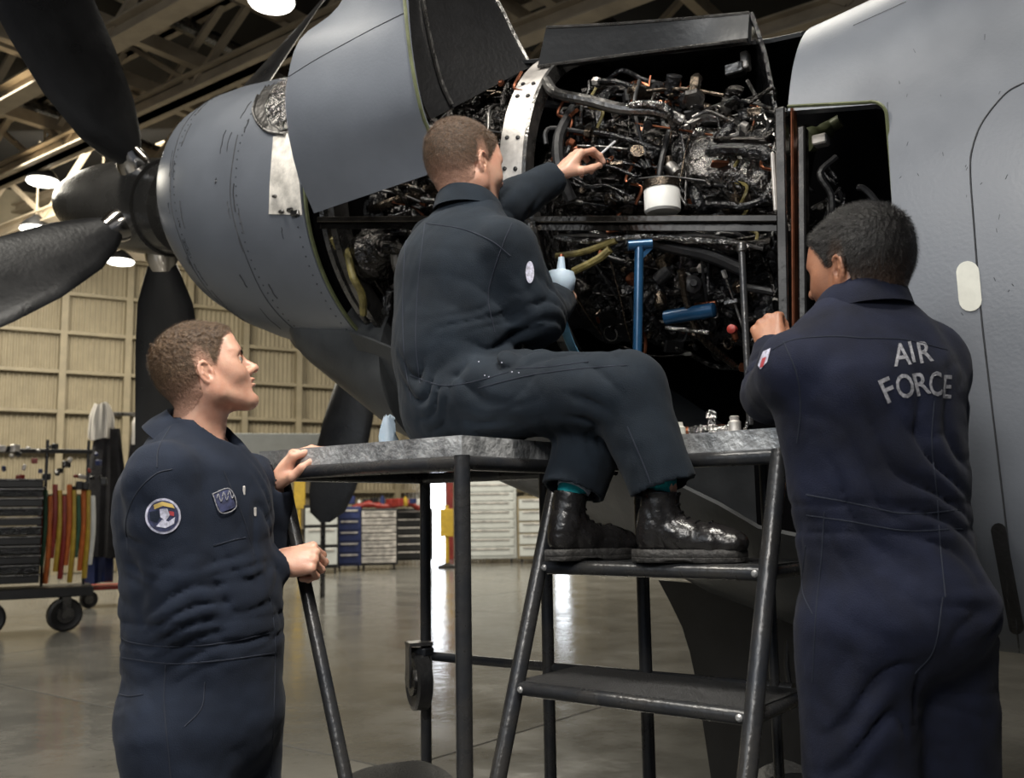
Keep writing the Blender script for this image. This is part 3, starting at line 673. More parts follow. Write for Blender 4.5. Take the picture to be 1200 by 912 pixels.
def boolean(o, c):
    bm = bmesh.new(); bm.from_mesh(c.data); bmesh.ops.recalc_face_normals(bm, faces=bm.faces); bm.to_mesh(c.data); bm.free()
    bm = bmesh.new(); bm.from_mesh(o.data); bmesh.ops.recalc_face_normals(bm, faces=bm.faces); bm.to_mesh(o.data); bm.free()
    md = o.modifiers.new('cut', 'BOOLEAN'); md.object = c; md.operation = 'DIFFERENCE'; md.solver = 'EXACT'
    bpy.context.view_layer.update(); dg = bpy.context.evaluated_depsgraph_get()
    me = bpy.data.meshes.new_from_object(o.evaluated_get(dg)); o.modifiers.clear(); o.data = me
    bpy.data.objects.remove(c)
boolean(aft, cut)
aft.data.polygons.foreach_set('use_smooth', [True] * len(aft.data.polygons)); aft.data.set_sharp_from_angle(angle=math.radians(40))
# rim of the bay in primer green
P = [S(3.46, wid(3.46) - .015, zH + .075 * (1 - (3.46 - 3.30) / (sH - rr - 3.30)))] + [S(s, wid(3.5) - .012, z) for s, z in pts[1:-1]]
mesh('bay_rim', *tube(np.array(P), .0045, 6), M['primer'], aft)
# inside of the aft bay: dark liner, brackets, lit bit of structure
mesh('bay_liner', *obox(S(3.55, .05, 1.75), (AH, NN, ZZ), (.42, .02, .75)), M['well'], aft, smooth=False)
def bvh_of(o):
    me = o.data; return BVHTree.FromPolygons([tuple(np.array(v.co) + BASE[o.name]) for v in me.vertices], [list(p.vertices) for p in me.polygons])
aftb = bvh_of(aft)
def aft_hit(px, py, off=0.0):
    d = ray(px, py); h = aftb.ray_cast(Vector(CAM), Vector(d)); return None if h[0] is None else np.array(h[0]) - d * off
def line_on(hit, pts, r, mt, name, parent, nsub=6, off=0.0, seg=5):
    P = [hit(x, y, off) for x, y in smooth_path(np.array([(x, y, 0) for x, y in pts], float), nsub)[:, :2]]
    P = [p for p in P if p is not None]
    if len(P) > 2: return mesh(name, *tube(np.array(P), r, seg), mt, parent)
line_on(aft_hit, [(1200, 97), (1178, 110), (1152, 142), (1140, 172), (1137, 200), (1141, 260), (1149, 360), (1158, 440), (1170, 540), (1184, 660), (1192, 740), (1197, 785)], .0022, M['mark'], 'door_seam', aft)
line_on(aft_hit, [(1000, 30), (1040, 12), (1062, 2)], .0016, M['mark'], 'panel_seam', aft)
line_on(aft_hit, [(1040, 120), (1041, 250), (1043, 330)], .0010, M['mark'], 'panel_seam', aft)
st = []
for cx, cy, rx in ((1134, 319, 13.5), (1137, 352, 13.5)):
    for a in np.linspace(180, 360, 9) if cy < 330 else np.linspace(0, 180, 9): st.append((cx + rx * math.cos(math.radians(a)), cy + 13 * math.sin(math.radians(a))))
patch_on(aft_hit, st, .003, .003, M['sticker'], 'reflective_sticker', aft, n=3)
st = []
for cx, cy, rx in ((1170, 622, 9), (1191, 735, 9)):
    for a in np.linspace(180, 360, 7) if cy < 700 else np.linspace(0, 180, 7): st.append((cx + rx * math.cos(math.radians(a)), cy + 9 * math.sin(math.radians(a))))
patch_on(aft_hit, st, .004, .004, M['rubber'], 'black_rubber_seal', aft, n=3)
for i in range(26):
    x = R2.uniform(1040, 1190); y = R2.uniform(40, 480); h = [aft_hit(x, y, 0), aft_hit(x + R2.uniform(-3, 3), y + R2.uniform(2, 7), 0)]
    if h[0] is not None and h[1] is not None: mesh('paint_scratch', *tube(np.array(h), .0008, 4), M['mark'], aft)

# frames of the open bay
def strap_frame(s, r0, r1, w, a0, a1, mt, name, parent=aircraft):
    aa = np.radians(np.linspace(a0, a1, 40))
    P = np.array([[AX(s + ds) + NN * (r1 * math.cos(a)) + ZZ * (r1 * math.sin(a)) for ds in (-w / 2, w / 2)] for a in aa])
    Q = np.array([[AX(s + ds) + NN * (r0 * math.cos(a)) + ZZ * (r0 * math.sin(a)) for ds in (-w / 2, w / 2)] for a in aa])
    return mesh(name, *shell(P, Q), mt, parent)
sf = strap_frame(2.585, .60, .625, .085, -8, 125, M['alu'], 'strap_frame')
for a in np.radians([4, 14, 30, 36, 52, 60]): 
    for ds in (-.02, .02): mesh('bolt', *lathe([(-.002, .008), (.004, .007), (.006, .004)], AX(2.585 + ds) + (NN * math.cos(a) + ZZ * math.sin(a)) * .625, NN * math.cos(a) + ZZ * math.sin(a), 8), M['rubber'], sf)
strap_frame(2.64, .585, .632, .012, -20, 125, M['alu_dark'], 'frame_flange')
strap_frame(2.64, .585, .625, .05, -85, -8, M['alu_dark'], 'lower_frame')
strap_frame(1.79, .52, .60, .03, -85, 80, M['alu_dark'], 'front_frame')
zr = U(700, 257, 2.75)[2]
def near_pt(px, py, n=.60):
    """point of the plane n in front of the axis plane seen at a pixel"""
    return UPL(px, py, HX + NN * n, NN)
pr = [near_pt(px, 257 + .0 * px, .60) for px in (350, 420, 480, 560, 640, 760, 920)]
for (x0, x1, nm) in ((374, 560, 'longeron'), (618, 926, 'longeron')):
    a, b = near_pt(x0, 258, .60), near_pt(x1, 257, .60); d = nrm(b - a); nn = nrm(np.cross(ZZ, d)); nn = nn if nn @ NN > 0 else -nn
    mb = MB(); mb.add(obox((a + b) / 2, (d, nn, np.cross(d, nn)), (np.linalg.norm(b - a) / 2, .014, .010), .003)); mb.add(obox((a + b) / 2 - ZZ * .012 - nn * .01, (d, nn, np.cross(d, nn)), (np.linalg.norm(b - a) / 2, .004, .018)))
    mb.build(nm, M['frame'], aircraft, smooth=False)
# vertical posts at the aft end of the engine bay
for x0, y0, x1, y1, rw, mt in ((916, 128, 922, 470, .014, 'frame'), (930, 128, 932, 420, .004, 'copper'), (941, 150, 943, 400, .010, 'frame'), (907, 180, 911, 250, .005, 'alu'), (624, 262, 628, 340, .008, 'alu_dark')):
    a, b = near_pt(x0, y0, .60), near_pt(x1, y1, .60)
    mesh('post', *obox((a + b) / 2, (AH, NN, nrm(b - a)), (rw, .02, np.linalg.norm(b - a) / 2), .004), M[mt], aircraft, smooth=False)

# bay liner: black firewall behind the engine and a dark top
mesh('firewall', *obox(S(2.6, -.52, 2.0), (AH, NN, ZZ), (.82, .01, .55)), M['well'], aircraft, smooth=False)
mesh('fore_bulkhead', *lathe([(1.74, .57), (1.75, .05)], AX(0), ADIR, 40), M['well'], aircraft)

# opened cowl doors ------------------------------------------------------
def coons(T, B, n=24, m=14):
    """ruled patch between two smooth curves given as point lists"""
    T = smooth_path(T, 8); B = smooth_path(B, 8)
    def rs(P, k):
        L = np.concatenate([[0], np.cumsum(np.linalg.norm(np.diff(P, axis=0), axis=1))]); u = np.linspace(0, L[-1], k)
        return np.array([[np.interp(x, L, P[:, j]) for j in range(3)] for x in u])
    T = rs(T, n); B = rs(B, n); return np.array([[T[i] * (1 - v) + B[i] * v for i in range(n)] for v in np.linspace(0, 1, m)])
def doorshell(name, L, Rr, th, mt, parent=aircraft, bulge=0):
    G = coons(L, Rr); G2 = thick(G, th); return mesh(name, *shell(G, G2), mt, parent, sharp=50), G, G2
# door 1: big grey panel, left edge curve and right edge curve from top to bottom
Lc = [U(430, -60, 3.05), U(396, 8, 2.98), U(352, 45, 2.95), U(337, 92, 2.93), U(335, 130, 2.93), U(346, 195, 2.98), U(368, 250, 3.05)]
Rc = [U(468, -60, 2.72), U(474, 0, 2.68), U(479, 50, 2.66), U(486, 95, 2.66), U(495, 135, 2.68), U(506, 165, 2.72), U(506, 203, 2.76)]
d1, G, G2 = doorshell('cowl_door', Lc, Rc, .014, M['paint'])
mesh('door_edge_seal', *tube(G[-1], .006, 6), M['primer'], d1)
def gridhit(o):
    b = bvh_of(o)
    def f(px, py, off=0.0):
        d = ray(px, py); h = b.ray_cast(Vector(CAM), Vector(d)); return None if h[0] is None else np.array(h[0]) - d * off
    return f
line_on(gridhit(d1), [(338, 90), (370, 70), (410, 48), (440, 32), (474, 15)], .0016, M['mark'], 'panel_seam', d1)
# door 2: seen from the inside, dark, standing up behind door 1
L2 = [U(478, -70, 3.0), U(476, 0, 3.0), U(482, 60, 3.0), U(492, 110, 3.02), U(505, 140, 3.05)]
R2c = [U(548, -90, 3.35), U(575, -15, 3.3), U(592, 20, 3.28), U(606, 48, 3.26), U(622, 78, 3.25)]
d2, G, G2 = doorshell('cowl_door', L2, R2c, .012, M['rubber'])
mesh('door_edge_seal', *tube(G[-1], .009, 6), M['alu_dark'], d2)
mesh('door_stiffener', *tube(G[:, 6] + NN * .02, .008, 6), M['alu_dark'], d2)
mesh('door_stiffener', *tube(G[3] + NN * .02, .008, 6), M['alu_dark'], d2)
# door 3: raised box-edged door over the aft half
t0 = [U(640, 18 + 14, 2.95), U(720, 28, 2.9), U(800, 22, 2.82), U(878, 15, 2.75)]; b0 = [U(630, 78, 3.02), U(720, 66, 2.95), U(800, 56, 2.85), U(876, 47, 2.72)]
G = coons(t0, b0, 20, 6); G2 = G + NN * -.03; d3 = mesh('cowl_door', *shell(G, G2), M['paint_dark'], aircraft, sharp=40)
mesh('door_lip', *tube(np.array(smooth_path(b0, 5)), .006, 6), M['alu_dark'], d3)
mesh('door_lip', *tube(np.array(smooth_path(t0, 5)), .005, 6), M['alu_dark'], d3)
G = coons([U(878, 15, 2.75), U(893, 60, 2.7), U(905, 120, 2.66), U(914, 180, 2.64)], [U(868, 48, 3.05), U(880, 90, 3.0), U(890, 140, 2.95), U(900, 185, 2.92)], 16, 5)
mesh('door_side_rim', *shell(G, G + AH * .012), M['blackgloss'], d3, sharp=40)
G = coons([U(632, 78, 3.05), U(700, 95, 3.3), U(800, 92, 3.2), U(876, 48, 2.8)], [U(632, 100, 3.6), U(700, 130, 3.7), U(800, 140, 3.6), U(888, 150, 3.3)], 16, 6)
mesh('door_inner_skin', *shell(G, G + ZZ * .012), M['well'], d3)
ms = smooth_path([U(876, 95, 2.72), U(884, 110, 2.68), U(895, 135, 2.63), U(907, 160, 2.6), U(916, 178, 2.57)], 5)
mesh('hold_open_strut', *tube(ms, .006, 8), M['alu_dark'], d3)
mesh('hinge_bracket', *obox(U(862, 82, 2.85), (AH, NN, ZZ), (.03, .02, .018), .004), M['alu_dark'], d3, smooth=False)
mesh('hinge_bracket', *obox(U(874, 72, 2.84), (AH, NN, ZZ), (.012, .02, .028), .004), M['alu'], d3, smooth=False)

# ---------------------------------------------------------------- engine
eng = empty('turboprop_engine', AX(2.5) - A3(0, 0, 0), 'oily turboprop engine packed with pipes inside the opened nacelle', 'engine')
RE = random.Random(11); ne = np.random.RandomState(4)
# casing with bolted flanges
prof = []
for s in np.linspace(1.83, 3.40, 60):
    r = interp(s, [1.83, 2.0, 2.2, 2.5, 2.8, 3.1, 3.4], [.30, .36, .30, .33, .38, .34, .36]) + (.022 if int(s * 100) % 21 < 3 else 0)
    prof.append((s, r))
V, F = lathe([(a, b) for a, b in prof], AX(0) - ZZ * .02, ADIR, 60)
c0 = AX(0)
cas = mesh('casing', V, F, M['eng'], eng, sharp=50)
mesh('gearbox', *lathe([(1.84, .42), (1.88, .46), (1.98, .46), (2.04, .36)], AX(0) - ZZ * .05, ADIR, 36), M['eng'], eng)
def EP(s, a, r): return AX(s) + NN * (r * math.cos(a)) + ZZ * (r * math.sin(a))
# crumpled insulation blankets: noisy patches
def blanket(s0, s1, a0, a1, r, amp, mt, n=26, m=30, seed=0, jag=0):
    rr_ = np.random.RandomState(seed); K_ = rr_.uniform(-1, 1, (10, 2)) * 45; ph = rr_.uniform(0, 6, 10); G = np.zeros((n, m, 3))
    for i in range(n):
        for j in range(m):
            s = s0 + (s1 - s0) * i / (n - 1); a = a0 + (a1 - a0) * j / (m - 1); w_ = 0
            for q in range(10): w_ += abs(math.sin(K_[q, 0] * s + K_[q, 1] * a * .4 + ph[q]))
            edge = min(1, 4 * min(i, n - 1 - i) / n, 4 * min(j, m - 1 - j) / m)
            G[i, j] = EP(s + rr_.uniform(-.006, .006) * (jag > 0), a, r * (.90 + .1 * edge) + amp * (w_ / 10 - .6) * 2 + rr_.uniform(-1, 1) * jag)
    return mesh('insulation_blanket', *shell(G, G - NN * .01), mt, eng, sharp=60, smooth=jag == 0)
blanket(2.68, 3.36, -.1, .72, .49, .06, M['eng'], 50, 50, 1, .007)
blanket(3.05, 3.38, -.02, .5, .53, .03, M['sheet'], 40, 40, 2)
blanket(2.0, 2.5, .0, 1.0, .50, .06, M['eng'], 34, 38, 3, .007)
blanket(2.68, 3.38, -.98, -.10, .46, .06, M['blackgloss'], 44, 40, 4, .007)
blanket(1.86, 2.5, -1.1, .1, .42, .06, M['blackgloss'], 38, 40, 5, .007)
mts = ['eng', 'eng', 'eng2', 'rubber', 'blackgloss', 'alu_dark', 'eng', 'blackgloss', 'blackgloss', 'eng', 'copper', 'blackgloss', 'rubber']
def rpipe(s0, s1, a0, a1, r0, r1, k):
    n = RE.randint(3, 5); P = []
    along = RE.random() < .55
    s = RE.uniform(s0, s1); a1 = min(a1, 1.12 - max(0, s - 2.68) * .85) if s0 > 2.6 and a1 > 0 else a1; a = RE.uniform(a0, a1); rad = RE.uniform(r0, r1); ds = RE.uniform(.05, .12) * (1 if RE.random() < .5 else -1); da = RE.uniform(.08, .22) * (1 if RE.random() < .5 else -1)
    for i in range(n):
        P.append(EP(min(max(s, s0), s1), min(max(a, a0), a1), rad))
        s += ds * (1 if along else .15) + RE.uniform(-.02, .02); a += da * (.15 if along else 1) + RE.uniform(-.05, .05); rad = min(r1 + .02, max(r0, rad + RE.uniform(-.035, .035)))
    r = RE.choice([.003, .004, .005, .006, .008, .011, .018])
    P = smooth_path(P, 4)
    nm = 'hose' if r > .01 else 'pipe'
    o = mesh(nm, *tube(P, r, 8), M[RE.choice(mts)], eng)
    return o, P, r
zones = [(2.68, 3.38, -.06, 1.1, .46, .57, 110), (2.68, 3.38, -1.1, -.1, .40, .55, 60), (1.86, 2.54, .05, 1.4, .44, .58, 60), (1.86, 2.5, -1.2, -.03, .40, .56, 60)]
for s0, s1, a0, a1, r0, r1, cnt in zones:
    for k in range(cnt):
        o, P, r = rpipe(s0, s1, a0, a1, r0, r1, k)
        if k % 4 == 0:
            d = nrm(P[1] - P[0]); mesh('fitting', *lathe([(-.012, r * 1.3), (-.010, r * 1.9), (.008, r * 1.9), (.012, r * 1.3)], P[0], d, 6), M[RE.choice(['alu', 'eng2', 'copper', 'alu_dark'])], o, smooth=False)
# accessories
for k in range(280):
    z_ = RE.choices(zones, [5, 3, 2, 2])[0]; s, a, r = RE.uniform(z_[0] + .03, z_[1] - .03), RE.uniform(z_[2], z_[3]), RE.uniform(z_[4], z_[5]); a = min(a, 1.0 - max(0, s - 2.68) * .8); p = EP(s, a, r); sz = RE.uniform(.006, .026)
    m_ = M[RE.choice(['eng', 'eng', 'eng2', 'blackgloss', 'alu_dark', 'foil', 'copper', 'rubber', 'blackgloss', 'eng2'])]; kk = k % 4
    dd = nrm((RE.uniform(-1, 1), RE.uniform(-1, 1), RE.uniform(-1, 1)))
    if kk == 0: mesh('canister', *lathe([(-sz * 1.5, sz * .5), (-sz * 1.4, sz), (sz * .9, sz), (sz, sz * .8), (sz * 1.2, sz * .4), (sz * 1.6, sz * .4)], p, dd, 14), m_, eng)
    elif kk == 1: mesh('bracket', *obox(p, frame(dd), (sz * 1.4, sz * .25, sz * .8), .002), m_, eng, smooth=False)
    elif kk == 2: mesh('connector', *lathe([(-sz, sz * .5), (-sz * .4, sz * .5), (-sz * .4, sz * .8), (sz * .4, sz * .8), (sz * .4, sz * .45), (sz, sz * .45)], p, dd, 8), m_, eng, smooth=False)
    else:
        th = np.linspace(0, 2 * PI, 15); x, y, _ = frame(dd); mesh('clamp', *tube(np.array([p + x * sz * math.cos(t) + y * sz * math.sin(t) for t in th]), .0025, 5), m_, eng)
# things that can be told apart in the photo
def near(px, py, n): return near_pt(px, py, n)
o = mesh('oil_bottle', *lathe([(-.040, .045), (-.034, .052), (.026, .052), (.036, .046), (.040, .03)], near(776, 234, .57), ZZ, 24), M['white'], eng, )
o['label'] = 'white plastic canister'
mesh('bottle_band', *lathe([(.028, .054), (.050, .054), (.052, .05)], near(776, 234, .57), ZZ, 24), M['eng2'], o)
mesh('foil_disc', *lathe([(-.01, .045), (.0, .05), (.008, .04), (.004, .01)], near(523, 118, .50), nrm(NN + ZZ * .4), 20), M['foil'], eng)
mesh('duct_elbow', *tube(smooth_path([near(498, 60, .45), near(508, 80, .47), near(520, 98, .5), near(540, 106, .5), near(548, 118, .45)], 5), .016, 10), M['foil'], eng)
mesh('duct_elbow', *tube(smooth_path([near(640, 95, .5), near(652, 110, .55), near(690, 118, .56), near(730, 128, .56), near(770, 130, .55), near(800, 142, .52)], 5), .018, 10), M['foil' if 0 else 'alu_dark'], eng)
mesh('duct_elbow', *tube(smooth_path([near(720, 135, .52), near(740, 124, .57), near(765, 122, .58), near(782, 128, .57), near(790, 150, .5)], 5), .012, 10), M['foil'], eng)
yh = mesh('yellow_hose', *tube(smooth_path([near(402, 285, .5), near(408, 300, .52), near(414, 325, .53), near(424, 345, .48), near(426, 368, .42)], 5), .014, 10), M['yellowgrime'], eng)
mesh('hose_cap', *lathe([(-.03, .02), (-.02, .04), (.02, .045), (.035, .02)], near(400, 282, .5), nrm(NN * .6 + ZZ), 14), M['yellowgrime'], yh)
mesh('starter_housing', *lathe([(-.10, .08), (-.08, .10), (.06, .10), (.10, .06), (.14, .05)], near(438, 300, .42), nrm(NN * .5 + AH), 24), M['eng'], eng)
# supply lines just under the longeron
for k, (pl, r, mt) in enumerate([([(650, 278), (690, 283), (720, 280), (760, 277), (800, 280), (850, 284), (880, 290)], .008, 'foil'), ([(652, 300), (680, 296), (705, 288), (722, 282)], .010, 'yellowgrime'), ([(655, 276), (700, 276), (760, 281), (820, 275), (895, 292)], .006, 'alu_dark'), ([(672, 318), (700, 304), (715, 292)], .012, 'yellowgrime')]):
    mesh('supply_line', *tube(smooth_path([near(x, y, .57) for x, y in pl], 5), r, 8), M[mt], eng)
mesh('blue_cylinder', *lathe([(-.08, .014), (-.075, .022), (.075, .022), (.08, .014)], near(808, 368, .46), nrm(AH + ZZ * .03), 18), M['bluepipe'], eng)
mesh('chrome_rod', *rod(near(780, 384, .5), near(830, 390, .5), .006, 8), M['foil'], eng)
mesh('red_cap', *lathe([(-.01, .01), (-.008, .013), (.008, .013), (.012, .006)], near(858, 386, .52), NN, 12), M['red'], eng)
for px, py in ((612, 128), (700, 150), (868, 240), (906, 225), (880, 296), (745, 240), (664, 160)):
    p = near(px, py, .52); mesh('wire_bundle', *tube(smooth_path([p, p + ZZ * .05 + AH * .02, p + ZZ * .08 - AH * .03, p + ZZ * .13], 5), .005, 6), M[RE.choice(['copper', 'copper', 'yellowgrime'])], eng)
# aft-bay fittings
mesh('bay_bracket', *tube(smooth_path([near(945, 165, .45), near(960, 160, .42), near(972, 150, .4), near(985, 142, .4)], 5), [.03, .034, .036, .034, .03, .03, .026, .026, .026, .024, .022, .02, .02, .02, .02, .02], 12), M['primer'], aircraft)
mesh('bay_fitting', *obox(near(962, 165, .46), (AH, NN, ZZ), (.02, .02, .014), .004), M['alu'], aircraft, smooth=False)
for k in range(26):
    p = near(RE.uniform(948, 1020), RE.uniform(180, 420), RE.uniform(.3, .5)); P = [p]
    for i in range(4): P.append(P[-1] + AH * RE.uniform(-.04, .04) + ZZ * RE.uniform(-.06, .05) + NN * RE.uniform(-.03, .03))
    mesh('bay_pipe', *tube(smooth_path(P, 4), RE.choice([.004, .006, .009]), 7), M[RE.choice(['rubber', 'blackgloss', 'eng', 'rubber', 'eng'])], aircraft)
# hydraulic service pipes on the maintenance stand side (blue one and dark one)
pb = empty('blue_pipe', U(748, 430, 2.60), 'upright blue steel pipe with a tee top in front of the engine', 'pipe')
a, b = U(749, 290, 2.60), U(745, 520, 2.60)
mesh('tube', *rod(a, b, .013, 14), M['bluepipe'], pb); mesh('tee', *rod(U(736, 288, 2.60), U(764, 286, 2.60), .015, 12), M['bluepipe'], pb)
mesh('gusset', *obox(U(757, 296, 2.6), (nrm((1, 0, 1)), (0, 1, 0), nrm((-1, 0, 1))), (.02, .004, .006)), M['bluepipe'], pb, smooth=False)
pk = empty('support_rod', U(872, 440, 2.42), 'slim dark steel rod standing before the engine, left of the right man\'s hand', 'rod')
mesh('tube', *rod(U(869, 292, 2.42), U(879, 498, 2.40), .009, 12), M['steel_tube'], pk); mesh('rod_end', *lathe([(-.015, .008), (-.01, .013), (.01, .013), (.015, .008)], U(869, 290, 2.42), ZZ, 12), M['alu_dark'], pk)

# landing gear under the nacelle (dark, behind the ladder)
g = empty('landing_gear', A3(*S(3.25, .05, 0)), 'black landing gear leg with tyre behind the ladder steps', 'wheel')
gx = S(3.30, .1, 0); gb = A3(gx[0], gx[1], 0)
mesh('gear_door', *shell(*(lambda G: (G, G + AH * .02))(coons([S(2.80, .10, 1.02), S(2.90, .1, .8), S(2.97, .1, .3)], [S(3.5, .3, 1.0), S(3.48, .3, .8), S(3.4, .28, .3)], 10, 8))), M['black'], g)
mesh('strut', *lathe([(.30, .05), (.34, .065), (.7, .065), (.72, .085), (1.1, .085)], gb, ZZ, 20), M['black'], g)
mesh('tyre', *lathe([(-.12, .17), (-.13, .24), (-.09, .27), (.09, .27), (.13, .24), (.12, .17)], gb + ZZ * .27 + NN * .02, NN, 36), M['rubber'], g)
mesh('wheel_rim', *lathe([(-.10, .17), (-.11, .16), (-.06, .12), (-.02, .07), (.10, .07), (.14, .16)], gb + ZZ * .27 + NN * .03, NN, 30), M['alu_dark'], g)
mesh('brake_line', *tube(smooth_path([gb + ZZ * 1.05 + NN * .1, gb + ZZ * .8 + NN * .12 - AH * .05, gb + ZZ * .6 + NN * .11, gb + ZZ * .4 + NN * .14], 5), .010, 8), M['rubber'], g)

# propeller of the far engine, showing below this nacelle
hp = U(430, 392, 7.6); far_p = aircraft
mesh('far_propeller_hub', *lathe([(-.5, .02), (-.4, .12), (-.1, .22), (.2, .24)], hp, ADIR, 28), M['spinner'], far_p)
for sgn in (-1, 1):
    P = []
    for r_ in (.2, .4, .7, 1.0, 1.25, 1.42, 1.5):
        ch = interp(r_, [.2, .4, .7, 1.1, 1.4, 1.5], [.07, .18, .21, .215, .17, .04]); th = interp(r_, [.2, .5, 1.5], [.06, .03, .006]); cen = hp + A3(-.24 * r_ * .9, 0, -r_) * (1 if sgn < 0 else -1) * A3(1, 1, 1)
        P.append([cen + A3(math.cos(2 * PI * k / 16) * ch, math.cos(2 * PI * k / 16) * ch * -.25 + math.sin(2 * PI * k / 16) * th, 0) for k in range(16)])
    P = np.array(P); F = grid_faces(7, 16, True) + [list(range(16))[::-1], [96 + k for k in range(16)]]
    mesh('propeller_blade', P.reshape(-1, 3), F, M['blade'], far_p, sharp=50)
# ---------------------------------------------------------------- maintenance stand
K3 = .843
P1 = A3(-.13 * K3, 2.43 * K3, 0); P0 = P1 - nrm((.785, -.62, 0)) * .70; P2 = P1 + A3(.62, .785, 0) * .36; P3 = P2 + A3(.785, -.62, 0) * .56
DA = A3(-.785, .62, 0); DA = nrm(DA); DB = A3(.62, .785, 0); DB = nrm(DB)
ZT = U(540, 510, P1[1])[2]
stand = empty('maintenance_stand', P1, 'dark tube steel maintenance stand with worn grey deck and ladder steps', 'stand')
DEP = .61
P0b = P0 + DB * DEP; P3e = P3 + DB * .25
def prism(pts, z0, z1, bev=0):
    q = len(pts); V = [(*p[:2], z1) for p in pts] + [(*p[:2], z0) for p in pts]
    return np.array(V), [list(range(q)), [q + i for i in range(q)][::-1]] + [[(i + 1) % q, i, q + i, q + (i + 1) % q] for i in range(q)]
th = .043
dk = mesh('deck', *prism([P0, P1, P2, P3, P3e, P3e + DA * .56 + DB * 0, P2 + DB * .25, P1 + DB * DEP, P0b], ZT - th, ZT), M['deck'], stand, smooth=False)
r = .0165; zr_ = ZT - th - r
for a, b in ((P0, P1), (P1, P2), (P2, P3), (P3, P3e), (P0, P0b), (P0b, P1 + DB * DEP)):
    ins = A3(0, 0, zr_); mesh('deck_rail', *rod(a + ins, b + ins, r, 14), M['steel_tube'], stand)
def leg(p, z0=0, z1=None, r=.0165):
    p = np.array(p); p = A3(p[0], p[1], 0); l = mesh('leg', *rod(p + ZZ * z0, p + ZZ * (z1 if z1 else ZT - th), r, 16), M['steel_tube'], stand)
    if z0 == 0: mesh('rubber_foot', *lathe([(0, r * 1.5), (.03, r * 1.4), (.035, r * 1.05)], p, ZZ, 14), M['rubber'], l)
    return l
leg(P1, r=.0175); pl_ = U(325, 620, P0[1] - .015); leg(pl_, r=.0155)
rb = U(499, 768, 2.96); leg(rb); rb2 = U(641, 700, 2.66); leg(rb2); rb3 = U(757, 790, 2.47); leg(rb3); rb4 = U(903, 700, 2.26); leg(rb4, r=.012)
ra = U(492, 768, 2.97); rc = U(930, 808, 2.24)
mesh('rear_rail', *rod(ra, rc, .0135, 14), M['steel_tube'], stand)
# brace on the left
bf = A3(P0[0] + .37, P0[1] - .29, 0); mesh('brace', *rod(A3(*U(331, 560, P0[1] - .02)[:2], ZT - th - .02), U(405, 912, 2.24) + (U(405, 912, 2.24) - A3(*U(331, 560, P0[1] - .02)[:2], ZT - th - .02)) * .60, .0165, 16), M['steel_tube'], stand)
# low cross tread near the bottom of the left bay
q0 = U(408, 904, 2.45); q1 = U(533, 912, 2.08)
G = [U(400, 908, 2.45), U(430, 897, 2.55), U(470, 898, 2.6), U(498, 906, 2.6), U(530, 912, 2.45), U(534, 925, 2.2), U(470, 925, 2.2), U(405, 918, 2.3)]
zl = U(460, 899, 2.55)[2]
mesh('lower_tread', *prism(smooth_path(G, 4), zl - .03, zl), M['tread'], stand)
# ladder
zs1 = U(885, 672, 1.93)[2]; zs2 = U(860, 842, 1.84)[2]
def lad(P, z): return P - DB * (.375 * (ZT - .06 - z)) + ZZ * z
top = ZT - .05
for P in (P2, P3):
    s_ = mesh('stringer', *rod(P + ZZ * top - DB * 0, lad(P, 0.02), .0185, 18), M['steel_tube'], stand)
    mesh('rubber_foot', *lathe([(0, .028), (.03, .026), (.035, .02)], lad(P, 0), ZZ, 14), M['rubber'], s_)
zst = [zs1, zs2, zs2 - (zs1 - zs2), zs2 - 1.9 * (zs1 - zs2)]
for z in zst:
    if z < .05: continue
    a, b = lad(P2, z), lad(P3, z); D = .24
    mb = MB(); mb.add(rod(a, b, .0155, 14)); mb.add(rod(a, a + DB * D, .013, 12)); mb.add(rod(b, b + DB * D, .013, 12)); mb.add(rod(a + DB * D, b + DB * D, .012, 12))
    st_ = mb.build('step_frame', M['steel_tube'], stand)
    mesh('tread', *obox((a + b) / 2 + DB * D / 2 + ZZ * .012, (DA, DB, ZZ), (np.linalg.norm(b - a) / 2, D / 2, .004)), M['tread'], st_, smooth=False)
    for e in (a, b): mesh('weld', *lathe([(-.004, .0075), (.004, .0075), (.008, .004)], e - DB * .012 + DA * (.022 if e is a else -.022) * -1, -DB, 8), M['weld'], st_)
# caster folded up at the rear left leg
cc_ = U(491, 798, 2.93)
cw = caster(A3(cc_[0], cc_[1], cc_[2] - .085), .085, stand, nrm((.9, .35, 0)))
mesh('caster_fork', *obox(A3(cc_[0] + .01, cc_[1], cc_[2] + .085), (DA, DB, ZZ), (.03, .022, .012), .004), M['steel_tube'], cw, smooth=False)
